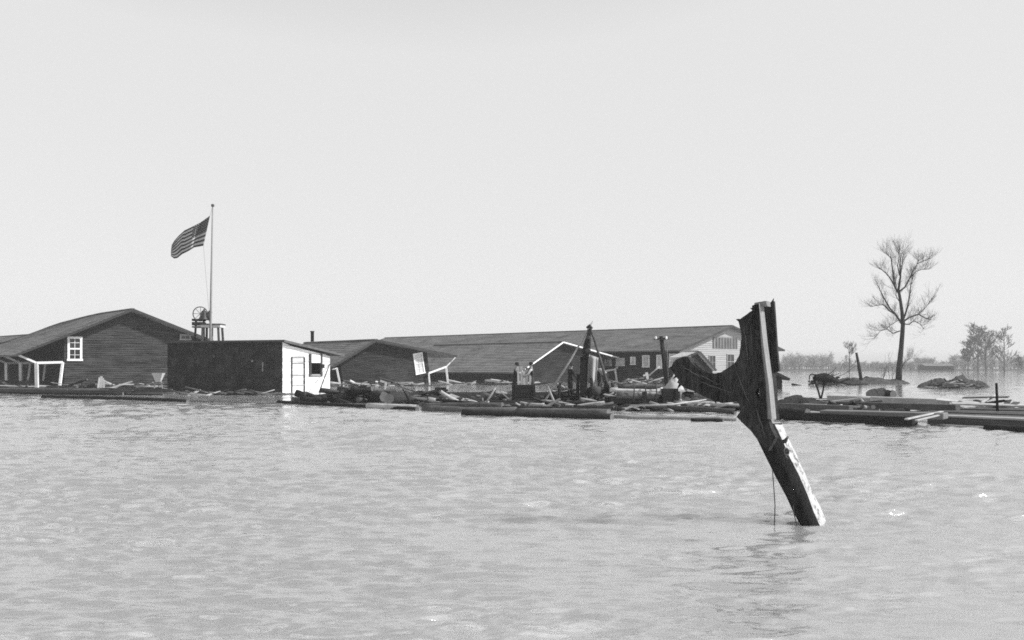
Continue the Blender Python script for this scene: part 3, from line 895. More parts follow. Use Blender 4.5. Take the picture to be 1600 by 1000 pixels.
def field_tree(px, base, top, D, label, seed, kids=4, depth=4, minr=0.03, r0=None, lean=0.0, wide=1.0, name='bare_tree'):
    rr = random.Random(seed)
    b = P(px, base, D); b.z = 0.2
    h = P(px, top, D).z - b.z
    t = empty(name, label, 'tree', b, None)
    r0 = r0 or h * 0.018
    mb = MB()
    pts = [b + V((lean * h * i / 5 + rr.uniform(-.1, .1), 0, h * 0.85 * i / 5 - (0.5 if i == 0 else 0))) for i in range(6)]
    mb.tube(pts, [r0 * (1 - 0.8 * i / 5) for i in range(6)], 7); mb.build('trunk', M_TREE, t)
    mb = MB()
    for k in range(int(24 * wide)):
        f = rr.uniform(0.14, 1.0)
        i = min(4, int(f * 5)); s = pts[i].lerp(pts[i + 1], f * 5 - i)
        a = rr.uniform(0, 6.28)
        dv = V((math.cos(a) * wide, math.sin(a) * wide, rr.uniform(0.3, 1.4)))
        grow(mb, s, dv, h * rr.uniform(0.10, 0.17) * (1.35 - 0.5 * f), r0 * 0.3, depth - 1, rr, 0.6, 0.06, 3, kids, minr, 3)
    mb.build('crown', M_TREE, t)
    return t
field_tree(1528, 579, 506, 430, 'dense bare tree, largest of the clump at the far shore', 21, wide=1.5, minr=0.042)
field_tree(1540, 579, 512, 436, 'bare tree growing close behind the largest one at the far shore', 22, wide=1.2, minr=0.042)
field_tree(1512, 579, 530, 425, 'lower bare tree on the near side of the far shore clump', 23, wide=1.3, minr=0.042)
field_tree(1569, 580, 512, 420, 'slender bare tree with high crown, outermost at the far shore', 24, wide=0.9, minr=0.04)
field_tree(1327, 580, 532, 330, 'small bare tree beyond the leaning mast', 25, wide=0.75, minr=0.018, kids=4)
field_tree(1592, 580, 556, 420, 'short thin bare sapling at the edge of the far shore', 26, wide=0.8, minr=0.04)

def far_woods():
    rr = random.Random(9)
    mb = MB()
    def small(x, y, h):
        b = V((x, y, 0.2))
        mb.tube([b, b + V((rr.uniform(-.4, .4), 0, h * 0.8))], [h * 0.02, h * 0.008], 3)
        for k in range(26):
            f = rr.uniform(0.12, 0.9)
            a = rr.uniform(0, 6.28)
            s = b + V((0, 0, h * f * 0.85))
            L = h * rr.uniform(0.18, 0.36) * (1.2 - 0.5 * f)
            e = s + V((math.cos(a) * L, math.sin(a) * L, L * rr.uniform(0.3, 1.2)))
            mb.tube([s, e], [0.06, 0.04], 3)
            for q in range(3):
                s2 = s.lerp(e, rr.uniform(0.3, 1)); e2 = s2 + V((rr.uniform(-1, 1), rr.uniform(-1, 1), rr.uniform(-.2, 1))) * L * 0.55
                mb.tube([s2, e2], [0.05, 0.04], 3)
    for i in range(700):
        y = rr.uniform(452, 640)
        x = rr.uniform(-520, 640) if i % 3 == 0 else y * rr.uniform(0.25, 0.56)
        px = CX + x / y * F
        h = 4.5
        if 1225 < px < 1300: h = rr.uniform(6.5, 9.5)
        elif 1300 < px < 1390: h = rr.uniform(3, 5)
        elif 1430 < px < 1460: h = rr.uniform(6, 7.5)
        elif px > 1480: h = rr.uniform(3, 9)
        else: h = rr.uniform(2.5, 5.5)
        small(x, y, h)
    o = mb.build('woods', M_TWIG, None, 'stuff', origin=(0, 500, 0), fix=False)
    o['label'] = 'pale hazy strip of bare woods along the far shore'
    o['category'] = 'woods'
far_woods()
def far_building():
    b = P(1468, 579, 446); b.z = 0.3
    t = empty('far_barn', 'long low barn barely showing in the haze on the far shore', 'barn', b)
    px = 446 / F
    mb = MB(); mb.box(b + V((0, 4, 1.0)), (22 * px, 0, 0), (0, 4, 0), (0, 0, 1.1)); mb.build('wall', M_SIDING2, t)
    mb = MB(); mb.prism([b + V((-23 * px, -0.6, 2.0)), b + V((-23 * px, 4, 3.0)), b + V((-23 * px, 8.6, 2.0))], (46 * px, 0, 0)); mb.build('roof', M_ROOF, t)
far_building()

# leaning mast with stay on the mud bank
t = empty('leaning_mast', 'dark broken mast leaning out of the mud bank with a slack stay', 'mast', P(1346, 594, 110))
mb = MB(); mb.tube([P(1346, 597, 110), P(1342, 572, 110), P(1338, 551, 110)], [0.19, 0.17, 0.13], 9, jit=.06); mb.build('mast_pole', M_TREE, t)
mb = MB(); mb.tube([P(1337.5, 571, 110), P(1328, 578, 109.5), P(1318, 585, 109), P(1306, 589, 108)], [0.035] * 4, 6); mb.build('stay', M_ROPE, t)

# twiggy saplings on the bank
def sapling(px, py, d, h, label, seed):
    rr = random.Random(seed)
    mb = MB()
    for k in range(4):
        grow(mb, P(px + rr.uniform(-3, 3), py, d), V((rr.uniform(-.5, .5), rr.uniform(-.4, .4), 1)), h * rr.uniform(.5, .8), 0.025, 2, rr, 0.5, 0.1, 3, 3, 0.008)
    tag(mb.build('sapling', M_TREE, origin=P(px, py, d)), label, 'sapling')
sapling(1394, 598, 111.5, 2.4, 'twiggy sapling close beside the trunk of the tall tree', 3)
sapling(1378, 598, 113, 1.4, 'short twiggy shoot on the mud bank', 5)

# ------------------------------------------------------------------ log rafts and drift
def raft(name, label, near, far, rows, r, z, m, seed, gap=0.02, ragged=14, cat='raft', var=0.3):
    """rows of logs between a near and a far pixel line on the water"""
    rr = random.Random(seed)
    c = G((near[0] + near[2]) / 2, (near[1] + near[3]) / 2, 0)
    t = empty(name, label, cat, (c.x, c.y, 0))
    a0, b0 = G(near[0], near[1]), G(near[2], near[3]); a1, b1 = G(far[0], far[1]), G(far[2], far[3])
    for i in range(rows):
        f = i / max(1, rows - 1)
        a = a0.lerp(a1, f); b = b0.lerp(b1, f)
        d = (b - a); L = d.length; d.normalize()
        k = 0.0
        s = rr.uniform(-ragged, ragged) * 0.03
        end = L + rr.uniform(-ragged, ragged) * 0.03
        while s < end - 0.8:
            e = min(end, s + rr.uniform(0.45, 1.0) * L)
            if end - e < 1.0: e = end
            rad = r * rr.uniform(1 - var, 1 + var)
            zz = z + rr.uniform(-0.05, 0.06)
            mm = rr.choice(m) if isinstance(m, list) else m
            p, q = a + d * s, a + d * e
            if rr.random() < 0.5: p, q = q, p
            log(V((p.x, p.y + rr.uniform(-.3, .3), zz)), V((q.x, q.y + rr.uniform(-.3, .3), zz + rr.uniform(-.06, .06))), rad, 'log', t, mm, jit=.13, bend=.05, seg=9)
            s = e + gap
    return t

# floating logs on the left
def loose(x0, y0, x1, y1, z, r, label, m=None, name='floating_log', **k):
    o = logpx(x0, y0, x1, y1, z, r, None, m, name, **k)
    tag(o, label, 'log', 'loose logs on the water')
loose(68, 620.5, 190, 623.5, 0.03, 0.16, 'long dark log floating farthest out before the sagging shed')
loose(182, 623.5, 294, 627, 0.03, 0.15, 'dark log floating end to end with the long one, nearer the hut')
loose(-30, 618, 60, 619, 0.0, 0.06, 'thin pale stick afloat at the picture edge before the sagging shed', M_BARKGREY)
loose(296, 627.5, 440, 632, -0.02, 0.07, 'thin slack pole floating in front of the tar paper wall', M_BARKGREY)
loose(435, 629, 652, 640, 0.03, 0.12, 'slim dark boom log in front of the white hut end')
loose(960, 651, 1150, 655, 0.05, 0.08, 'straight pale peeled pole floating just left of the fork', M_LOGPALE)
loose(1080, 657, 1130, 658, 0.02, 0.09, 'short dark billet floating under the peeled pole')
loose(1355, 662, 1448, 667, 0.03, 0.07, 'pale thin plank adrift before the square timbers', M_LIGHTWOOD)
loose(1540, 668.5, 1640, 674, 0.05, 0.14, 'dark slim log nearest the camera at the raft corner')
loose(1455, 665, 1600, 672, 0.01, 0.05, 'pale stick afloat along the front of the plank barge', M_LOGPALE)

def jam(name, label, cx, cy, wx, wy, n, seed, mats, lmin=0.8, lmax=2.4, rmin=0.05, rmax=0.12, zmax=0.5, planks=0.4):
    """tangle of boards and sticks; cx.. in pixels on the water, wx/wy half sizes in metres"""
    rr = random.Random(seed)
    c = G(cx, cy)
    t = empty(name, label, 'driftwood', c)
    for i in range(n):
        p = c + V((rr.gauss(0, 0.45) * wx, rr.gauss(0, 0.45) * wy, 0))
        a = rr.gauss(0, 0.75)
        L = rr.uniform(lmin, lmax) / 2
        dv = V((math.cos(a), math.sin(a), rr.gauss(0, .16))) * L
        z = rr.uniform(0.02, zmax) * max(0.15, 1 - abs((p - c).x) / wx)
        p.z = z
        m = rr.choice(mats)
        if rr.random() < planks:
            mb = MB(); mb.beam(p - dv, p + dv, rr.uniform(.14, .26), .04, (rr.uniform(-.4, .4), rr.uniform(-.6, .2), 1)); mb.build('plank', m, t)
        else:
            log(p - dv, p + dv, rr.uniform(rmin, rmax), 'branch', t, m, n=7, seg=5, bend=0.08)
    return t
jam('driftwood', 'strip of dark drift along the foot of the sagging shed', 120, 606, 12, 1.6, 46, 31, [M_BARK, M_BARK, M_BARKGREY, M_PALEWOOD], 1.5, 5, .06, .14, 0.35)
jam('driftwood', 'drift of pale boards washed against the white hut corner and porch', 215, 607, 2.6, 1.0, 14, 32, [M_PALEWOOD, M_LIGHTWOOD, M_BARK], 1, 2.4, .05, .1, 0.5, .6)
jam('driftwood', 'pale broken boards heaped below the tilted clapboard house', 590, 603, 6.0, 1.2, 44, 33, [M_PALEWOOD, M_LIGHTWOOD, M_BARKGREY, M_BARK], 1, 3.6, .05, .12, 0.6, .6)
jam('driftwood', 'dark tangle of drift timber in front of the white hut end', 560, 628, 2.9, 1.7, 60, 34, [M_BARK, M_BARK, M_BARK, M_BARKGREY], .8, 3.0, .08, .2, 0.75, .2)
jam('driftwood', 'low pale drift below the house with white rakes', 770, 601, 7.0, 1.2, 30, 35, [M_PALEWOOD, M_BARK, M_BARK, M_LIGHTWOOD], 1, 3, .06, .14, 0.5, .5)
jam('driftwood', 'bleached boards drifting between derrick and utility pole', 1000, 601, 4.2, 1.5, 34, 36, [M_PALEWOOD, M_LIGHTWOOD, M_BARK, M_BARKGREY], 1, 3.6, .05, .12, 0.8, .5)
jam('driftwood', 'brushy litter on the water before the stacked timbers', 1040, 642, 2.3, .8, 56, 37, [M_BARK, M_BARKGREY, M_PALEWOOD, M_BARK], .4, 1.9, .03, .08, 0.32, .25)
jam('driftwood', 'dark rubbish heaped between utility pole and fork', 1075, 628, 1.5, 1.1, 50, 38, [M_BARK, M_BARK, M_BARKGREY], .5, 1.8, .06, .16, 0.75, .3)
jam('driftwood', 'splintered sticks on the mound of earth', 1490, 607, 2.4, .6, 22, 39, [M_BARK, M_PALEWOOD, M_TREE], .6, 2.0, .04, .09, 1.0, .2)

RAFT_M = [M_BARK, M_BARK, M_BARKGREY, M_BARK]
raft('log_raft', 'long raft of dark logs carrying the pole derrick and men', (668, 642, 950, 649), (690, 617, 955, 618), 14, 0.135, 0.10, RAFT_M, 51)
raft('log_raft', 'raft of mixed logs below the stacked timbers', (965, 640, 1160, 647), (950, 617, 1150, 618), 10, 0.12, 0.06, [M_BARK, M_BARKGREY, M_LOGPALE], 52)
raft('log_raft', 'raft of pale topped logs right beside the leaning fork', (1224, 656, 1400, 662), (1240, 628, 1480, 630), 11, 0.15, 0.10, [M_BARK, M_BARK, M_BARKGREY, M_LOGPALE], 53)
tag(logpx(725, 646, 956, 653, 0.05, 0.19, None, M_BARK, 'boom_log', seg=12), 'stout black boom log along the front of the derrick raft', 'log')
tag(logpx(636, 619, 800, 623, 0.06, 0.13, None, M_BARK, 'boom_log', seg=10), 'thin black boom log in the white gap behind the raft', 'log')
tag(logpx(575, 634, 652, 637, 0.1, 0.15, None, M_LOGPALE, 'peeled_log'), 'short peeled white log before the dark drift tangle', 'log')

raft('log_raft', 'thin dark raft of poles along the water before the sagging shed', (-40, 616, 262, 617.5), (-40, 607.5, 262, 608), 7, 0.11, 0.05, [M_BARK, M_BARK, M_BARKGREY], 54)
jam('driftwood', 'muddy sticks and slabs lying before the tar paper wall', 360, 617, 4.6, 1.6, 40, 71, [M_BARK, M_BARKGREY, M_BARKGREY, M_PALEWOOD], 1.0, 3.4, .04, .09, .16, .3)
jam('driftwood', 'dark broken slabs adrift between the drift tangle and the crate', 700, 634, 3.4, 1.1, 36, 72, [M_BARK, M_BARK, M_BARKGREY, M_LOGPALE], .8, 2.8, .06, .13, .3, .35)
jam('driftwood', 'bark litter and sticks strewn over the front of the derrick raft', 850, 640, 3.6, .9, 60, 73, [M_BARK, M_BARKGREY, M_LOGPALE, M_BARK], .4, 2.0, .03, .09, .36, .3)
jam('driftwood', 'loose slabs and bark strewn over the squared timbers', 1340, 645, 3.4, 1.6, 44, 74, [M_BARK, M_BARKGREY, M_LOGPALE, M_BARK], .5, 2.4, .03, .1, .5, .3)
jam('driftwood', 'black wreckage piled between the great stump and the lone crate', 650, 627, 2.6, 1.2, 44, 75, [M_BARK, M_BARK, M_BARK, M_BARKGREY], .7, 2.6, .07, .16, .5, .35)
jam('driftwood', 'jumbled dark slabs beside the wide black crate', 775, 629, 2.2, 1.0, 44, 76, [M_BARK, M_BARK, M_BARKGREY, M_PALEWOOD], .6, 2.2, .06, .15, .6, .35)
jam('driftwood', 'dark splintered wreckage on the raft right before the derrick', 945, 634, 1.8, .9, 50, 77, [M_BARK, M_BARK, M_BARKGREY, M_PALEWOOD], .4, 1.7, .04, .12, .6, .35)
jam('driftwood', 'pale slabs and planks heaped at the back of the plank barge', 1545, 647, 2.6, .8, 30, 78, [M_PALEWOOD, M_BARKGREY, M_LIGHTWOOD, M_BARK], .8, 2.4, .05, .1, .75, .6)
jam('driftwood', 'brush caught at the near end of the mud bank', 1300, 602, 3.0, .8, 30, 79, [M_BARK, M_TREE], 1.0, 2.6, .05, .12, .8, .1)
def poking(x, y, z, dx, dz, label, m=M_BARK):
    p = G(x, y, z); mb = MB(); mb.tube([p - V((dx * .4, 0, .3)), p + V((dx * .5, .05, dz * .5)), p + V((dx, 0, dz))], [.06, .05, .03], 7, jit=.12)
    tag(mb.build('snag_stick', m), label, 'stick')
poking(526, 628, .1, .3, .9, 'stick poking up from the tangle nearest the white hut end')
poking(642, 630, .1, -.4, .7, 'crooked stick standing out of the wreckage beside the great stump')
poking(758, 632, .1, .5, .8, 'pale stick standing out of the slabs beside the slanted board', M_PALEWOOD)
poking(868, 634, .1, -.35, .9, 'slim stick leaning out of the black brush below the derrick', M_PALEWOOD)
# plank barge at the right edge
def barge():
    t = empty('plank_barge', 'low dark barge of planks with a thin post at the picture edge', 'barge', G(1520, 662))
    A0, B0 = G(1452, 662), G(1680, 674); A1, B1 = G(1478, 641), G(1680, 643)
    up = V((0, 0, 1))
    n = 11
    for i in range(n):
        f0, f1 = i / n, (i + 0.94) / n
        e = rnd.uniform(-.25, .25); z = 0.2 + rnd.uniform(-.03, .03)
        d = (B0 - A0).normalized()
        mb = MB()
        mb.prism([A0.lerp(A1, f0) + d * e + up * z, B0.lerp(B1, f0) + up * z, B0.lerp(B1, f1) + up * z, A0.lerp(A1, f1) + d * e + up * z], up * 0.06)
        mb.build('deck_plank', rnd.choice((M_BARKGREY, M_BARKGREY, M_BARK, M_PALEWOOD)), t)
    for k, z in enumerate((-0.04, 0.11)):
        mb = MB(); mb.beam(A0 + V((0, 0.05 + .02 * k, z)), B0 + V((0, 0.05 + .02 * k, z)), 0.12, 0.165); mb.build('side_plank', mat('barge_side', 0.09, 0.4, (1, 1, 9)), t)
        mb = MB(); mb.beam(A0 + V((0.06, 0.1, z)), A1 + V((0.06, 0, z)), 0.12, 0.165); mb.build('end_plank', mat('barge_side', 0.09, 0.4, (1, 1, 9)), t)
barge()
p0 = G(1559, 641, 0.27)
mb = MB(); mb.tube([p0 - V((0, 0, .3)), p0 + V((-0.03, 0, .55)), p0 + V((-0.05, 0, 1.02))], [0.055, 0.05, 0.045], 8, jit=.08)
tag(mb.build('mooring_post', M_DARKWOOD), 'thin upright mooring post standing on the plank barge', 'post')

# square timbers lying on the right raft
def timber(x0, y0, x1, y1, z, w, h, label, m=M_LOGPALE, name='squared_timber'):
    a, b = G(x0, y0, z), G(x1, y1, z)
    mb = MB(); mb.beam(a, b, w, h)
    o = mb.build(name, m)
    bv = o.modifiers.new('bevel', 'BEVEL'); bv.width = 0.02; bv.segments = 1
    tag(o, label, 'timber', 'squared timbers on the raft')
timber(1300, 621.5, 1492, 628.5, 0.42, 0.7, 0.24, 'broad pale squared timber lying topmost and rearmost on the raft')
timber(1310, 632, 1497, 637, 0.33, 0.55, 0.25, 'grey squared timber lying second from the back of the raft', M_BARKGREY)
timber(1222, 634, 1330, 638, 0.40, 0.3, 0.2, 'short dark squared timber with a pale end before the snag', M_BARKGREY)
timber(1286, 645, 1478, 650, 0.34, 0.75, 0.2, 'wide pale grey squared timber in the middle of the raft', mat('grey_timber', 0.2, 0.35, (1, 3, 9)))
timber(1258, 651, 1430, 658, 0.20, 0.4, 0.28, 'dark squared timber along the front of the raft', M_BARK)
timber(1416, 655, 1472, 643, 0.42, 0.12, 0.05, 'narrow pale board laid askew across the timbers, longer one', M_PALEWOOD, 'loose_board')
timber(1432, 657, 1466, 649, 0.42, 0.10, 0.05, 'narrow pale board laid askew across the timbers, shorter one', M_PALEWOOD, 'loose_board')
# short bark logs at the raft's back corner and the round bundle
def stub(x0, y0, x1, y1, z, r, label, m=M_BARK, name='log_stub', cat='log'):
    o = log(G(x0, y0, z), G(x1, y1, z), r, name, None, m, seg=7, n=14, taper=0.92, jit=.16)
    tag(o, label, cat)
stub(1230, 627, 1250, 624, 0.35, 0.21, 'fat bark covered log stub at the back corner of the raft')
stub(1256, 627, 1272, 626, 0.3, 0.15, 'lesser bark stub beside the fat one at the raft corner')
stub(1214, 633, 1234, 632, 0.3, 0.2, 'black log stub half hidden by the fork foot')
stub(1216, 646, 1262, 648, 0.22, 0.24, 'thick black log end beside the lit plank of the fork')
stub(1362, 617, 1381, 615.5, 0.2, 0.36, 'squat round log floating alone, thicker half of a pair')
stub(1379, 616.5, 1396, 617, 0.18, 0.30, 'squat round log floating alone, thinner half of a pair')

# snag with forked legs
def snag():
    D = 50.0
    t = empty('driftwood_snag', 'upturned root snag on two thin legs meeting at the raft', 'driftwood', P(1282, 622, D))
    rr = random.Random(77)
    mb = MB(); mb.tube([P(1270, 591, D), P(1277, 590, D), P(1288, 590, D), P(1298, 592, D), P(1310, 595, D)], [0.06, 0.16, 0.24, 0.2, 0.07], 9, jit=.25); mb.build('root_mass', M_BARK, t)
    for (xa, ya, xb, yb) in ((1272, 594, 1282, 623), (1288, 594, 1283, 623)):
        mb = MB(); mb.tube([P(xa, ya, D), P((xa + xb) / 2 + 1, (ya + yb) / 2, D), P(xb, yb, D)], [0.05, 0.045, 0.05], 7, jit=.1); mb.build('leg', M_TREE, t)
    mb = MB(); mb.tube([P(1276, 586, D), P(1268, 584.5, D), P(1265, 587, D), P(1264.5, 595, D)], [0.04, 0.035, 0.03, 0.02], 6); mb.build('root', M_TREE, t)
    mb = MB(); mb.tube([P(1274, 592, D), P(1269, 596, D), P(1271, 603, D)], [0.035, 0.03, 0.02], 6); mb.build('root', M_TREE, t)
    for k in range(14):
        p = P(rr.uniform(1274, 1304), rr.uniform(586, 595), D)
        mb = MB(); grow(mb, p, V((rr.uniform(-1, 1), rr.uniform(-1, 1), rr.uniform(-.3, .8))), rr.uniform(.15, .42), .03, 1, rr, .7, 0, 3, 2, .008); mb.build('root', M_BARK, t)
snag()

# ------------------------------------------------------------------ small things near the shed
def funnel():
    c = P(247.5, 600, 84)
    px = 84 / F
    t = empty('white_hopper', 'white tapered hopper standing on a small trestle by the tar paper hut', 'hopper', c)
    top = P(247.5, 583, 84); bot = P(247.5, 597, 84)
    mb = MB()
    for s0, s1, n in ((8.5, 3.2, 0),):
        r0, r1 = s0 * px, s1 * px
        a = [top + V((sx * r0, sy * r0 * .8, 0)) for sx, sy in ((-1, -1), (1, -1), (1, 1), (-1, 1))]
        b = [bot + V((sx * r1, sy * r1 * .8, 0)) for sx, sy in ((-1, -1), (1, -1), (1, 1), (-1, 1))]
        for i in range(4):
            j = (i + 1) % 4
            mb.face([a[i], a[j], b[j], b[i]])
        mb.face(b)
    mb.build('hopper_body', M_TRIM, t)
    for sx in (-1, 1):
        mb = MB(); mb.beam(bot + V((sx * 4 * px, 0, 0.1)), bot + V((sx * 8 * px, 0, -0.9)), .08, .08); mb.build('leg', M_PALEWOOD, t)
    mb = MB(); mb.beam(bot + V((-8 * px, 0, -.15)), bot + V((8 * px, 0, -.1)), .1, .08); mb.build('rail', M_PALEWOOD, t)
funnel()
c = P(157.5, 605, 86)
t = empty('board_bundle', 'upright bundle of three pale boards against the sagging shed', 'boards', c)
for i, (dx, hh) in enumerate(((-0.2, 0.85), (0.0, 0.95), (0.2, 0.8))):
    mb = MB(); mb.beam(c + V((dx * 1.3, 0.02 * i, -.3)), c + V((dx * 0.6, .1, hh)), .18, .05, (0, 1, 0)); mb.build('board', M_LIGHTWOOD, t)

# dark blocks and stumps in the gap
def crate(x0, x1, ytop, ybot, d, label, m=M_BARK, name='crate', depth=0.5, cat='crate'):
    c = P((x0 + x1) / 2, ybot, d); w = (x1 - x0) / F * d / 2; h = (ybot - ytop) / F * d
    t = empty(name, label, cat, c)
    n = max(2, int(h / 0.17))
    for i in range(n):
        for (cx_, cy_, ex, ey) in ((0, -depth / 2, w, .02), (0, depth / 2, w, .02), (-w + .02, 0, .02, depth / 2 - .025), (w - .02, 0, .02, depth / 2 - .025)):
            mb = MB(); mb.box(c + V((cx_ + rnd.uniform(-.008, .008), cy_, h * (i + .5) / n)), (ex, 0, 0), (0, ey, 0), (0, 0, h / n * .46)); mb.build('slat', m, t)
    mb = MB(); mb.box(c + V((0, 0, h * 0.97)), (w * .97, 0, 0), (0, depth / 2 * .97, 0), (0, 0, .015)); mb.build('lid', m, t)
    for sx in (-1, 1):
        mb = MB(); mb.box(c + V((sx * (w - .08), -depth / 2 - .035, h / 2)), (.05, 0, 0), (0, .012, 0), (0, 0, h / 2)); mb.build('corner_batten', m, t)
crate(680, 697, 605, 622, 60, 'lone black slatted crate on the boom in the white gap', M_DARKWOOD)
crate(800, 836, 601, 627, 50, 'wide black slatted crate in front of the two men in shirts', M_DARKWOOD, depth=.8)
crate(1033, 1058, 607, 630, 47, 'black slatted crate at the foot of the utility pole', M_DARKWOOD, depth=.7)
stub(582, 619, 600, 620, 0.35, 0.28, 'stubby black log end beside the white broken board', M_BARK)
stub(608, 623, 635, 618, 0.36, 0.27, 'great black stump with pale root end in the drift', M_BARK)
mb = MB(); mb.beam(P(594, 595, 66), P(603, 598, 66), .09, .12); mb.beam(P(603, 597, 66), P(601, 612, 66), .12, .12)
tag(mb.build('broken_frame', M_LIGHTWOOD), 'white broken board frame sticking up beside the great stump', 'frame')
mb = MB(); mb.beam(P(781, 611, 52), P(797, 625, 51), .22, .05, (1, 0, 1))
tag(mb.build('slanted_board', M_LIGHTWOOD), 'bright slanted board leaning on the wide black crate', 'board')

# lashed timber stack left of the utility pole
def stack():
    D = 47.0
    t = empty('timber_stack', 'stack of pale peeled timbers lashed with dark bands', 'timber stack', P(990, 630, D))
    rr = random.Random(3)
    for i in range(20):
        lay = i % 5
        y = (604.5, 609, 613.5, 619, 624.5)[lay] + rr.uniform(-1, 1)
        r = (.10, .10, .11, .15, .15)[lay] * rr.uniform(.8, 1.15)
        x0 = (972, 957, 960, 962, 952)[lay] + rr.uniform(-8, 8); x1 = 1034 + rr.uniform(-9, 3)
        dd = D + .22 * (i // 5) + rr.uniform(-.05, .05)
        log(P(x0, y, dd), P(x1, y + rr.uniform(-.6, 1.4), dd - rr.uniform(0, .25)), r, 'timber', t, (M_BARKGREY, M_LIGHTWOOD, M_LOGPALE, M_BARKGREY, M_BARK)[lay], jit=.08, taper=.9)
    for x in (990, 1008, 1025):
        mb = MB(); mb.tube([P(x, 601, D - .2), P(x + 1, 610, D - .33), P(x, 628, D - .33)], [.03] * 3, 6); mb.build('lashing', M_ROPE, t)
    mb = MB(); mb.beam(P(1007, 612, D - .38), P(1007, 629, D - .38), .22, .1, (0, 1, 0)); mb.build('post', M_DARKWOOD, t)
stack()
mb = MB(); mb.tube([G(985, 634, .35), G(1050, 632, .45), P(1103, 624.5, 43)], [.035, .035, .025], 7)
tag(mb.build('pike_pole', M_LIGHTWOOD), 'long pale pike pole lying across the raft below the stack', 'pole')

# white sack heap beside utility pole
def heap(c, w, h, label, name='canvas_heap', m=M_CANVAS, seed=1):
    mb = MB(); n = 14
    def z(u, v):
        e = max(0, 1 - math.hypot(u, v))
        return h * (e ** .8) * (1 + .35 * noise.noise(V((u * 3 + seed, v * 3, 1)))) + .05 * noise.noise(V((u * 9, v * 9, seed)))
    for i in range(n):
        for j in range(n):
            mb.face([c + V(((2 * a / n - 1) * w, (2 * b / n - 1) * w, z(2 * a / n - 1, 2 * b / n - 1))) for a, b in ((i, j), (i + 1, j), (i + 1, j + 1), (i, j + 1))], 0, True)
    tag(mb.build(name, m, weld=True), label, 'canvas')
heap(P(1053, 611, 49), .52, .85, 'white peaked canvas heaped beside the utility pole foot', seed=2)
mb = MB(); mb.beam(P(1062, 610, 46), P(1070, 610.5, 46), .16, .1); tag(mb.build('white_block', M_LIGHTWOOD), 'bright short block lying right beside the canvas heap', 'block')
mb = MB(); mb.beam(P(1073.5, 609.5, 46), P(1084, 611, 46), .16, .1); tag(mb.build('white_block', M_LIGHTWOOD), 'bright short block lying close beside the dark fork', 'block')
mb = MB(); mb.tube([P(1064, 612, 44), P(1063.5, 626, 44)], [.015, .015], 6); mb.lathe(P(1063.5, 627, 44), [(.02, 0), (.05, .02), (.05, .08), (.02, .1)], n=8)
tag(mb.build('hanging_hook', M_CANVAS), 'thin white line with a knob hanging below the bright block', 'line')
mb = MB(); mb.beam(P(1010, 582, 82), P(1012, 592, 82), .2, .2); mb.beam(P(1005, 587, 81.8), P(1013, 585, 81.8), .16, .14)
tag(mb.build('white_stake', M_TRIM), 'white crossed stake standing in the drift before the hall', 'stake')
mb = MB(); mb.tube([P(1014, 587, 82), P(1024, 578, 82), P(1031, 572.5, 82)], [.06, .05, .09], 7)
tag(mb.build('slanted_stick', M_PALEWOOD), 'pale slanted stick with a knob beside the white stake', 'stick')

# ------------------------------------------------------------------ utility pole
def upole():
    D = 60.0
    t = empty('utility_pole', 'leaning dark utility pole with two white insulators', 'utility pole', P(1044, 614, D))
    mb = MB(); mb.tube([P(1045, 620, D), P(1039, 575, D), P(1033, 525, D)], [.17, .15, .12], 10, jit=.04); mb.build('pole', M_BARK, t)
    mb = MB(); mb.beam(P(1022, 530, D - .15), P(1044, 529, D - .15), .1, .11); mb.build('crossarm', M_DARKWOOD, t)
    for x in (1024.5, 1041):
        mb = MB(); mb.lathe(P(x, 530.5, D - .15), [(.06, 0), (.09, .05), (.09, .1), (.055, .13), (.07, .16), (.03, .2)], n=12); mb.build('insulator', M_PORCELAIN, t)
    mb = MB(); mb.tube([P(1042, 540, D - .1), P(1044.5, 600, D - .2)], [.03, .03], 6); mb.build('conduit', M_BARKGREY, t)
upole()

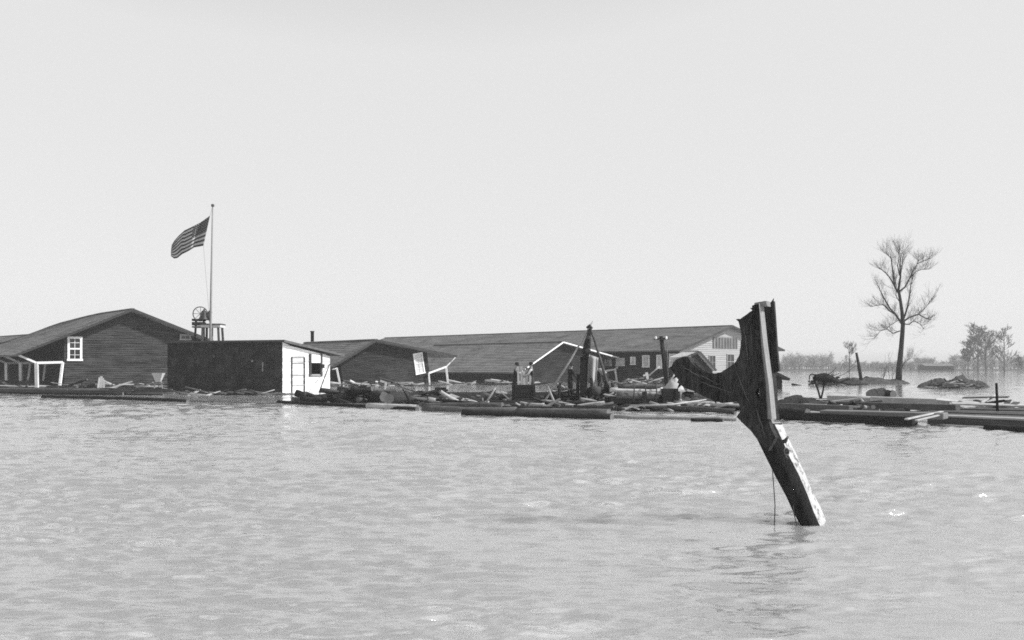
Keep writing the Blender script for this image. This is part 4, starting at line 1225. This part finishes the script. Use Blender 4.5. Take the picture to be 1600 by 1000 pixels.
# ------------------------------------------------------------------ derrick on the raft
def derrick():
    D = 50.0
    t = empty('pole_derrick', 'dark three legged pole derrick with tackle standing on the log raft', 'derrick', P(915, 626, D))
    legs = [([(926.5, 502), (920, 513), (890, 565), (851, 627)], 0.055, 0.0, M_PALEWOOD), ([(921, 508), (930, 535), (941, 572), (953, 614)], 0.075, -.3, M_BARKGREY), ([(922, 510), (918, 545), (912, 624)], 0.12, 1.0, M_BARK)]
    for path, r, dy, m in legs:
        n = len(path)
        mb = MB(); mb.tube([P(x, y, D + dy * i / (n - 1)) for i, (x, y) in enumerate(path)], [r * (.75 + .25 * i / (n - 1)) for i in range(n)], 8, jit=.06); mb.build('leg', m, t)
    mb = MB(); mb.tube([P(917, 512, D), P(921, 509, D - .1), P(925, 513, D)], [.06, .09, .06], 8, jit=.15); mb.build('lashing', M_ROPE, t)
    for y, r in ((528, .1), (548, .13)):
        mb = MB(); mb.lathe(P(919, y, D - .1) - V((0, .08, 0)), [(r * .7, 0), (r, .03), (r, .13), (r * .7, .16)], (0, 1, 0), 14); b = mb.build('pulley_block', M_IRON, t)
        mb = MB(); mb.beam(P(919, y - 8, D), P(919, y + 8, D), .09, .26, (0, 1, 0)); mb.build('block_cheek', M_DARKWOOD, b)
    for dx in (-2.5, 0, 2.5):
        mb = MB(); mb.tube([P(920 + dx * .6, 515, D - .05), P(919 + dx, 545, D - .12)], [.02, .02], 5); mb.build('fall_rope', M_ROPE, t)
    # tarpaulin wrapped round the upper tackle
    mb = MB()
    mb.tube([P(921.5, 511, D + .3), P(920, 522, D + .3), P(918, 535, D + .3), P(916, 548, D + .3), P(914, 560, D + .3)], [.04, .08, .14, .17, .1], 9, jit=.35); mb.build('tarpaulin', M_COATDARK, t)
    # hanging hammer timber
    mb = MB(); mb.beam(P(911, 558, D + .5), P(910.5, 618, D + .5), .27, .25, (0, 1, 0)); mb.build('hammer_timber', M_DARKWOOD, t)
    # winch below
    w = empty('hand_winch', 'black winch frame with rope drum at the derrick foot', 'winch', P(930, 628, D - .2))
    for x in (917, 947):
        for s in (-4, 4):
            mb = MB(); mb.beam(P(x, 606, D - .2), P(x + s, 629, D - .2 + (0.3 if s > 0 else -.3)), .12, .1, (0, 1, 0)); mb.build('winch_leg', M_DARKWOOD, w)
    mb = MB(); a, b = P(914, 611, D - .2), P(950, 612, D - .2); mb.tube([a, b], [.05, .05], 10); mb.build('axle', M_IRON, w)
    mb = MB(); mb.tube([P(920, 612, D - .2), P(944, 612.5, D - .2)], [.24, .24], 14); mb.build('drum', M_DARKWOOD, w)
    mb = MB(); mb.tube([P(924 , 612, D - .2), P(938, 612.3, D - .2)], [.28, .28], 14); mb.build('rope_coil', M_ROPE, w)
    mb = MB(); mb.ring(P(951, 612, D - .2), .36, .03, (1, 0, 0), 20, 6); mb.build('hand_wheel', M_IRON, w)
    mb = MB(); mb.beam(P(915, 628, D - .45), P(949, 629, D - .45), .14, .14); mb.build('sill', M_DARKWOOD, w)
    # pale canvas hung in the frame
    mb = MB(); n = 8
    for i in range(n):
        for j in range(n):
            def q(a, b):
                u, v = a / n, b / n
                return P(918 + 17 * u - 3 * u * v, 553 + 6 * u + (46 - 8 * u) * v, D + .9 + .12 * math.sin(u * 9) * (0.3 + v))
            mb.face([q(i, j), q(i + 1, j), q(i + 1, j + 1), q(i, j + 1)], 0, True)
    o = mb.build('canvas_sheet', M_CANVAS, weld=True)
    so_ = o.modifiers.new('thickness', 'SOLIDIFY'); so_.thickness = 0.015
    tag(o, 'pale canvas sheet hanging behind the derrick legs', 'canvas')
    # clutter: brush and sticks between the crate and the derrick
derrick()
def stubpost(x, y0, y1, d, r, label, lean=0.0):
    mb = MB(); mb.tube([P(x, y1, d) - V((0, 0, .2)), P(x + lean * .5, (y0 + y1) / 2, d), P(x + lean, y0, d)], [r, r * .95, r * .85], 9, jit=.12)
    tag(mb.build('pile_stub', [M_BARK]), label, 'post')
stubpost(902, 585, 624, 50.6, .10, 'short black post between the hatted man and the hammer timber', 1.5)
stubpost(926, 590, 626, 50.2, .09, 'black post stub standing close behind the winch', -2)
stubpost(946, 583, 626, 50.4, .12, 'stout black post beside the derrick leg', 2)
stubpost(958, 598, 628, 49.5, .10, 'low black post between derrick and timber stack', -1)
stubpost(872, 598, 627, 50.6, .08, 'thin black post inside the pale derrick leg', 3)
jam('driftwood', 'black brush and short sticks heaped below the derrick', 880, 630, 1.5, .8, 46, 61, [M_BARK, M_BARK, M_BARK, M_PALEWOOD], .4, 1.3, .04, .12, .95, .25)
# pale boards leaning between the two men
t = empty('board_stack', 'pale boards propped upright between the two men in shirts', 'boards', P(820, 612, 52.5))
for i in range(5):
    x = 811 + i * 4.2
    mb = MB(); mb.beam(P(x, 612, 52.4), P(x + rnd.uniform(-2, 2), 573 + rnd.uniform(-2, 6), 52.8), .12, .03, (0, 1, 0)); mb.build('board', rnd.choice((M_PALEWOOD, M_LIGHTWOOD)), t)
mb = MB(); mb.beam(P(808, 601, 51.2), P(833, 607, 51.2), .12, .05); mb.build('board', M_LIGHTWOOD, t)

# ------------------------------------------------------------------ people
def person(label, foot, face, height, arms, legs=None, lean=0.0, turn=0.0, shirt=None, trouser=None, hat=True, head_tilt=0.0):
    """one continuous skinned body; arms = ((elbow, wrist) for left, right) as offsets from the shoulder; local x right, y forward"""
    k = height / 1.75
    J = {}; E = []; Rr = {}
    def j(n, p, r, par=None):
        J[n] = V(p); Rr[n] = r
        if par: E.append((par, n))
    ln = lean
    def sp(z, x=0, y=0):   # spine leans forward
        t = max(0, z - 0.95)
        return (x, y + t * math.sin(ln), 0.95 + t * math.cos(ln)) if z > .95 else (x, y, z)
    j('pelvis', (0, 0, .95), .145)
    j('waist', sp(1.1), .135, 'pelvis'); j('chest', sp(1.32), .155, 'waist'); j('neck', sp(1.49), .062, 'chest')
    hb = V(sp(1.58)); hf = V((0, math.sin(ln * .6 + head_tilt), math.cos(ln * .6 + head_tilt)))
    j('jaw', hb + V((0, .02, 0)), .075, 'neck'); j('head', hb + hf * .075 + V((0, .01, 0)), .098, 'jaw'); j('crown', hb + hf * .15, .07, 'head')
    fwd = V((0, math.cos(ln * .6 + head_tilt), -math.sin(ln * .6 + head_tilt)))
    j('nose', hb + hf * .065 + fwd * .115, .014, 'head')
    for s, nm in ((-1, 'l'), (1, 'r')):
        j('ear' + nm, hb + hf * .07 + V((s * .098, 0, 0)), .016, 'head')
        sh = V(sp(1.43, s * .185))
        j('sh' + nm, sh, .072, 'chest')
        el, wr = arms[0 if s < 0 else 1]
        e = sh + V(el); w = sh + V(wr)
        j('el' + nm, e, .05, 'sh' + nm); j('wr' + nm, w, .034, 'el' + nm)
        d = (w - e).normalized()
        side = d.cross(V((0, 0, 1)) if abs(d.z) < .9 else V((0, 1, 0))).normalized()
        pal = w + d * .07
        j('pa' + nm, pal, .036, 'wr' + nm)
        bend = V((0, 0, -1)) if abs(d.z) < .9 else V((0, 1, 0))
        for fi, (o, L) in enumerate(((-.03, .06), (-.01, .075), (.01, .07), (.03, .052))):
            m1 = pal + d * L * .7 + side * o * 1.1; m2 = m1 + (d * .6 + bend * .7).normalized() * L * .55
            j('f%s%da' % (nm, fi), m1, .0095, 'pa' + nm); j('f%s%db' % (nm, fi), m2, .008, 'f%s%da' % (nm, fi))
        th = w + d * .03 + side * .05 * -s
        j('t%sa' % nm, th, .011, 'wr' + nm); j('t%sb' % nm, th + d * .045 + bend * .01, .009, 't%sa' % nm)
        lg = (legs or ((0, 0), (0, 0)))[0 if s < 0 else 1]
        j('hip' + nm, (s * .095, 0, .88), .105, 'pelvis')
        j('kn' + nm, (s * .11, lg[0], .49), .066, 'hip' + nm)
        j('an' + nm, (s * .12, lg[1], .09), .045, 'kn' + nm)
        j('toe' + nm, (s * .13, lg[1] + .17, .04), .042, 'an' + nm)
    names = list(J); ix = {n: i for i, n in enumerate(names)}
    me = bpy.data.meshes.new('skeleton')
    me.from_pydata([tuple(J[n] * k) for n in names], [(ix[a], ix[b]) for a, b in E], [])
    ob = bpy.data.objects.new('skeleton', me); COL.objects.link(ob)
    mod = ob.modifiers.new('skin', 'SKIN'); mod.use_smooth_shade = True
    if not me.skin_vertices: me.skin_vertices.new() if hasattr(me.skin_vertices, 'new') else None
    sv = me.skin_vertices[0].data
    for n in names:
        sv[ix[n]].radius = (Rr[n] * k, Rr[n] * k * (0.8 if n in ('chest', 'waist', 'pelvis') else 1)); sv[ix[n]].use_root = (n == 'pelvis')
    sb = ob.modifiers.new('sub', 'SUBSURF'); sb.levels = 1; sb.render_levels = 1
    bpy.context.view_layer.update()
    dg = bpy.context.evaluated_depsgraph_get()
    m2 = bpy.data.meshes.new_from_object(ob.evaluated_get(dg))
    bpy.data.objects.remove(ob); m2.name = 'body'
    for m in (M_SKIN, M_COATDARK, trouser or M_TROUSER, M_BOOT, shirt or M_COATDARK): m2.materials.append(m)
    reg = {}
    for n in names:
        if n in ('jaw', 'head', 'crown', 'nose', 'neck') or n.startswith(('ear', 'pa', 'f', 't')) and not n.startswith('toe'): reg[n] = 0
        elif n in ('waist', 'chest'): reg[n] = 1
        elif n.startswith(('sh', 'el', 'wr')): reg[n] = 4
        elif n.startswith(('toe', 'an')): reg[n] = 3
        else: reg[n] = 2
    for p in m2.polygons:
        c = p.center
        n = min(names, key=lambda q: (J[q] * k - c).length - Rr[q] * k)
        p.material_index = reg[n]; p.use_smooth = True
    t = empty('person', label, 'person', foot)
    t.rotation_euler = (0, 0, face)
    b = bpy.data.objects.new('body', m2); COL.objects.link(b); b.parent = t
    WLOC[b] = V((0, 0, 0))
    def child(mbx, nm, m, par=b):
        WLOC[par] = V((0, 0, 0))
        o = mbx.build(nm, m, par); return o
    hd = (hb + hf * .1) * k
    mbx = MB()
    if hat:
        mbx.lathe(hd, [(.17 * k, .02), (.165 * k, .035), (.11 * k, .04), (.105 * k, .12 * k), (.07 * k, .155 * k), (.01, .15 * k)], hf, 16); child(mbx, 'hat', M_HAIR)
    else:
        mbx.lathe(hd - fwd * .012 * k, [(.108 * k, -.03), (.11 * k, .02), (.09 * k, .075), (.04 * k, .1), (.005, .105)], hf, 16); child(mbx, 'hair', M_HAIR)
    for s in (-1, 1):
        mbx = MB(); mbx.lathe((hb + hf * .085 + fwd * .094 + V((s * .035, 0, 0))) * k, [(.004, -.01), (.012, 0), (.004, .01)], fwd, 8); child(mbx, 'eye', M_HAIR)
    return t

def foot(x, y, d):
    return P(x, y, d)
down = ((-.06, .04, -.28), (-.05, .12, -.52))
# two men in pale shirts by the wide crate
person('man in dark waistcoat with pale sleeves bending towards the boards, facing the derrick', foot(804, 620, 53.0), math.radians(-75), 1.76,
       (((-.08, .16, -.24), (-.02, .38, -.34)), ((.08, .12, -.26), (.02, .36, -.38))), lean=.18, shirt=M_SHIRT)
person('man with pale sleeves standing at the far end of the propped boards', foot(832, 620, 52.8), math.radians(75), 1.76,
       (((-.08, .14, -.25), (-.02, .37, -.33)), ((.08, .1, -.27), (.04, .33, -.40))), lean=.1, shirt=M_SHIRT)
person('man in dark coat and hat standing left of the derrick hammer', foot(891, 622, 51.5), math.radians(-60), 1.78,
       (((-.08, .10, -.26), (-.02, .33, -.30)), ((.08, .04, -.28), (.05, .25, -.42))), lean=.05)
person('man in dark clothes stooping over the winch', foot(938, 624, 51.2), math.radians(70), 1.78,
       (((-.05, .14, -.25), (0, .34, -.42)), ((.06, .16, -.24), (.02, .38, -.40))), lean=.3, legs=((.1, .02), (.0, -.12)))

# pale sack on the stooping man's shoulder
mb = MB(); c = P(940, 581, 51.0)
mb.tube([c + V((-.2, 0, .12)), c + V((-.1, 0, .1)), c + V((.05, 0, 0)), c + V((.2, 0, -.14)), c + V((.28, 0, -.24))], [.04, .1, .13, .11, .03], 10, jit=.1)
tag(mb.build('pale_sack', M_CANVAS), 'pale sack slung over the stooping man beside the derrick leg', 'sack')

# ------------------------------------------------------------------ foreground fork on the leaning pile
def fork():
    D = 12.06
    e = V((0.47, 0.88, 0)).normalized()        # the board is turned a little to the left, so its right-hand edges show
    anchor = P(1150, 580, D - 0.15)
    n = -e
    def q(pts, off=0.0): return [hit(x, y, anchor + e * off, e) for x, y in pts]
    t = empty('forked_pile', 'leaning black pile with a notched timber head standing in the near water', 'pile', P(1268, 818, D))
    # leaning hewn log: dark bark on the face, the sunlit side's brightness painted pale on the flank
    lf = [(1168, 664), (1180, 682), (1196, 712), (1212, 744), (1228, 776), (1242, 803), (1250, 819), (1278, 872)]
    rt = [(1208, 664), (1219, 690), (1230, 713), (1243, 741), (1257, 773), (1269, 800), (1277, 819), (1302, 872)]
    fr = P(1240, 760, D); mbf = MB(); mbk = MB()
    nseg = len(lf)
    def sec(i):
        l = hit(*lf[i], fr, e); r = hit(*rt[i], fr, e); m_ = l.lerp(r, .45) - e * .045
        return l, m_, r
    k3 = e * .30
    fl = []
    for i in range(nseg):
        l, m_, r = sec(i)
        q1 = r + e * .03 + V((.018, 0, 0)); q2 = r + e * .46 + V((0, 0, 0)); fl.append((l + V((0, 0, 0)), m_, r, q1, r + e * .24 + V((.045, 0, 0)), q2, l + e * .4))
    wob = [[V((rnd.uniform(-.013, .013), rnd.uniform(-.013, .013), rnd.uniform(-.01, .01))) for _ in range(7)] for _ in range(nseg)]
    for i in range(nseg - 1):
        A_, B_ = [p + w for p, w in zip(fl[i], wob[i])], [p + w for p, w in zip(fl[i + 1], wob[i + 1])]
        for c in (0, 1, 2, 5, 6):
            c2 = (c + 1) % 7
            mbf.face([A_[c], A_[c2], B_[c2], B_[c]], 0, True)
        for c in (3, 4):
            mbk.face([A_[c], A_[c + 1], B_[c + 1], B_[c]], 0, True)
    mbf.build('pile_log', M_PILE, t, weld=True)
    mbk.build('lit_flank', mat('sunlit_pile_wood', 0.52, 0.22, (9, 9, 2.0), bump=0.6, rand=0.02, stain=0.85, stain_v=0.09, stain_scale=9), t, weld=True)  # sunlight put into the flank's pale colour
    S_ = [(1153, 500), (1164, 493), (1176, 486), (1186, 486), (1188, 520), (1192, 560), (1194, 596), (1189, 601), (1183, 609), (1180, 615), (1184, 621), (1190, 627), (1196, 645), (1204, 668), (1212, 684), (1200, 705), (1186, 690), (1172, 672), (1158, 659),
          (1151, 651), (1156, 645), (1158, 639), (1154, 631), (1149, 625), (1140, 629), (1128, 630), (1110, 624), (1096, 618), (1084, 611), (1070, 606), (1058, 598), (1061, 592), (1054, 584), (1048, 577), (1050, 569), (1056, 562), (1066, 558), (1074, 557),
          (1079, 565), (1086.6, 573), (1093, 578), (1101, 581.5), (1109, 583.4), (1117, 584), (1126, 581.5), (1135, 577), (1144, 571), (1150, 564), (1154, 556), (1157, 543), (1158, 531), (1157.7, 519), (1155, 508)]
    # fine wobble so that the sawn edge is not clean
    pl = []
    for i in range(len(S_)):
        a, b = S_[i], S_[(i + 1) % len(S_)]
        m_ = max(1, int(math.hypot(b[0] - a[0], b[1] - a[1]) / 4))
        for k in range(m_):
            f = k / m_
            x_ = a[0] + (b[0] - a[0]) * f; y_ = a[1] + (b[1] - a[1]) * f
            nz = noise.noise(V((x_ * .12, y_ * .12, 4))) * 1.1 + rnd.uniform(-.55, .55)
            pl.append((x_ + nz, y_ + nz * .8))
    mb = MB(); mb.prism(q(pl), e * 0.15); mb.build('saddle_board', M_FORK, t)
    mb = MB(); mb.prism(q([(1046, 566), (1052, 560), (1066, 557), (1074, 556), (1071, 560), (1058, 564), (1050, 567)], .03), e * .16); mb.build('lit_tip', M_LIGHTWOOD, t)  # highlight on the tip, painted as a pale piece
    # uprights
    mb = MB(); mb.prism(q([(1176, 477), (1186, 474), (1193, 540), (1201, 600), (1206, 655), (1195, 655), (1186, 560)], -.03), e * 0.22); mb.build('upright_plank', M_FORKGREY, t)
    mb = MB(); mb.prism(q([(1175, 488), (1175, 477.5), (1185, 474.5), (1187, 500), (1189, 540), (1196, 600), (1199, 657), (1190, 657), (1184, 560)], -.045), e * .012); mb.build('shaded_front', M_FORK, t)  # thin dark skin painting shade on the upright's front
    mb = MB(); mb.prism(q([(1186, 481), (1197, 478), (1209, 470.5), (1211, 500), (1214, 545), (1217.5, 580), (1202, 584)], .30), e * 0.07); mb.build('rear_plank', M_FORK, t)
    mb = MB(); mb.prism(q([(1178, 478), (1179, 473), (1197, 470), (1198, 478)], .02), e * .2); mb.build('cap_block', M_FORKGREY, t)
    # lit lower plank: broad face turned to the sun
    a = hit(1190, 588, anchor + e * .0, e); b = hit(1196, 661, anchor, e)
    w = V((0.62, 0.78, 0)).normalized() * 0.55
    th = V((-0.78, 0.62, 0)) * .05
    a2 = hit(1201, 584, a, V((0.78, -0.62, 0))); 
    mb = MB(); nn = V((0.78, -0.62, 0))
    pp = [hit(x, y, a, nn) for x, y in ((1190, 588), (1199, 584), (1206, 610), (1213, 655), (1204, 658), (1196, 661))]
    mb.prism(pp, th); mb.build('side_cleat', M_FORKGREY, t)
    mb = MB(); mb.prism([hit(x, y, a + V((0, .18, 0)), nn) for x, y in ((1204, 586), (1212, 583), (1218, 656), (1213, 656))], th * .8); mb.build('rear_cleat', M_FORK, t)
    # splinters standing off the broken edges, drying cracks in the face
    for (x, y, dx, dy) in ((1154, 500, -4, -1), (1049, 574, -6, 2), (1056, 588, -5, 4), (1062, 602, -4, 6), (1118, 627, 1, 4), (1151, 640, -5, 3), (1207, 471, 2, -5), (1193, 474, 1, -4), (1176, 483, -4, -2)):
        a_ = hit(x, y, anchor + e * .06, e); b_ = hit(x + dx, y + dy, anchor + e * .05, e)
        mb = MB(); mb.tube([a_ - (b_ - a_) * .6, a_, b_], [.016, .014, .002], 5, jit=.3); mb.build('splinter', M_FORK, t)
    for (x0, y0, x1, y1) in ((1162, 505, 1170, 575), (1172, 500, 1178, 590), (1076, 580, 1130, 602), (1090, 596, 1150, 616), (1150, 580, 1175, 640), (1180, 636, 1196, 680), (1066, 572, 1098, 592)):
        pp = [hit(x0 + (x1 - x0) * i / 6 + rnd.uniform(-1, 1), y0 + (y1 - y0) * i / 6 + rnd.uniform(-1, 1), anchor - e * .004, e) for i in range(7)]
        mb = MB(); mb.tube(pp, [.001, .006, .008, .007, .006, .004, .001], 5, jit=.3); mb.build('raised_grain', mat('grain_edge', 0.10, 0.5, (9, 9, 3)), t)
    # iron: ring bolt and hook
    c = P(1228, 706, D - .13)
    mb = MB(); mb.ring(c, .042, .013, (0.5, -.8, 0.1), 18, 7); mb.build('ring', M_IRON, t)
    mb = MB(); mb.tube([c + V((-.03, .05, -.04)), c + V((-.02, 0, -.05)), c + V((.02, -.01, -.09))], [.02, .02, .012], 8); mb.build('eye_bolt', M_IRON, t)
    c = P(1228, 687, D - .1)
    mb = MB(); mb.tube([c + V((-.05, .06, -.03)), c + V((-.01, 0, -.02)), c + V((.02, -.02, .04))], [.022, .03, .012], 8, jit=.1); mb.build('spike', M_IRON, t)
    # bolts on the board
    for x, y in ((1168, 520), (1172, 560), (1120, 600), (1150, 598)):
        p = hit(x, y, anchor - e * .0, e)
        mb = MB(); mb.lathe(p, [(.02, -.002), (.02, .012), (.012, .018)], n, 8); mb.build('bolt_head', M_IRON, t)
    # ropes trailing
    for path in ([(1207, 735), (1209, 760), (1211, 790), (1210, 822)], [(1239, 790), (1241, 805), (1246, 823)]):
        mb = MB(); mb.tube([P(x, y, D - .1) for x, y in path], [.0065] * len(path), 6); mb.build('rope_end', M_ROPE, t)
fork()

# ------------------------------------------------------------------ haze
def haze():
    mb = MB()
    mb.box((0, 400, 17), (690, 0, 0), (0, 510, 0), (0, 0, 19))
    m = bpy.data.materials.new('haze'); m.use_nodes = True
    t = m.node_tree; t.nodes.clear()
    o = t.nodes.new('ShaderNodeOutputMaterial'); v = t.nodes.new('ShaderNodeVolumePrincipled')
    v.inputs['Color'].default_value = (.92, .92, .92, 1); v.inputs['Density'].default_value = 0.0004
    t.links.new(v.outputs[0], o.inputs['Volume'])
    ob = mb.build('haze', m, None, 'stuff', origin=(0, 400, -2))
    ob['label'] = 'pale haze lying over the flood'
haze()
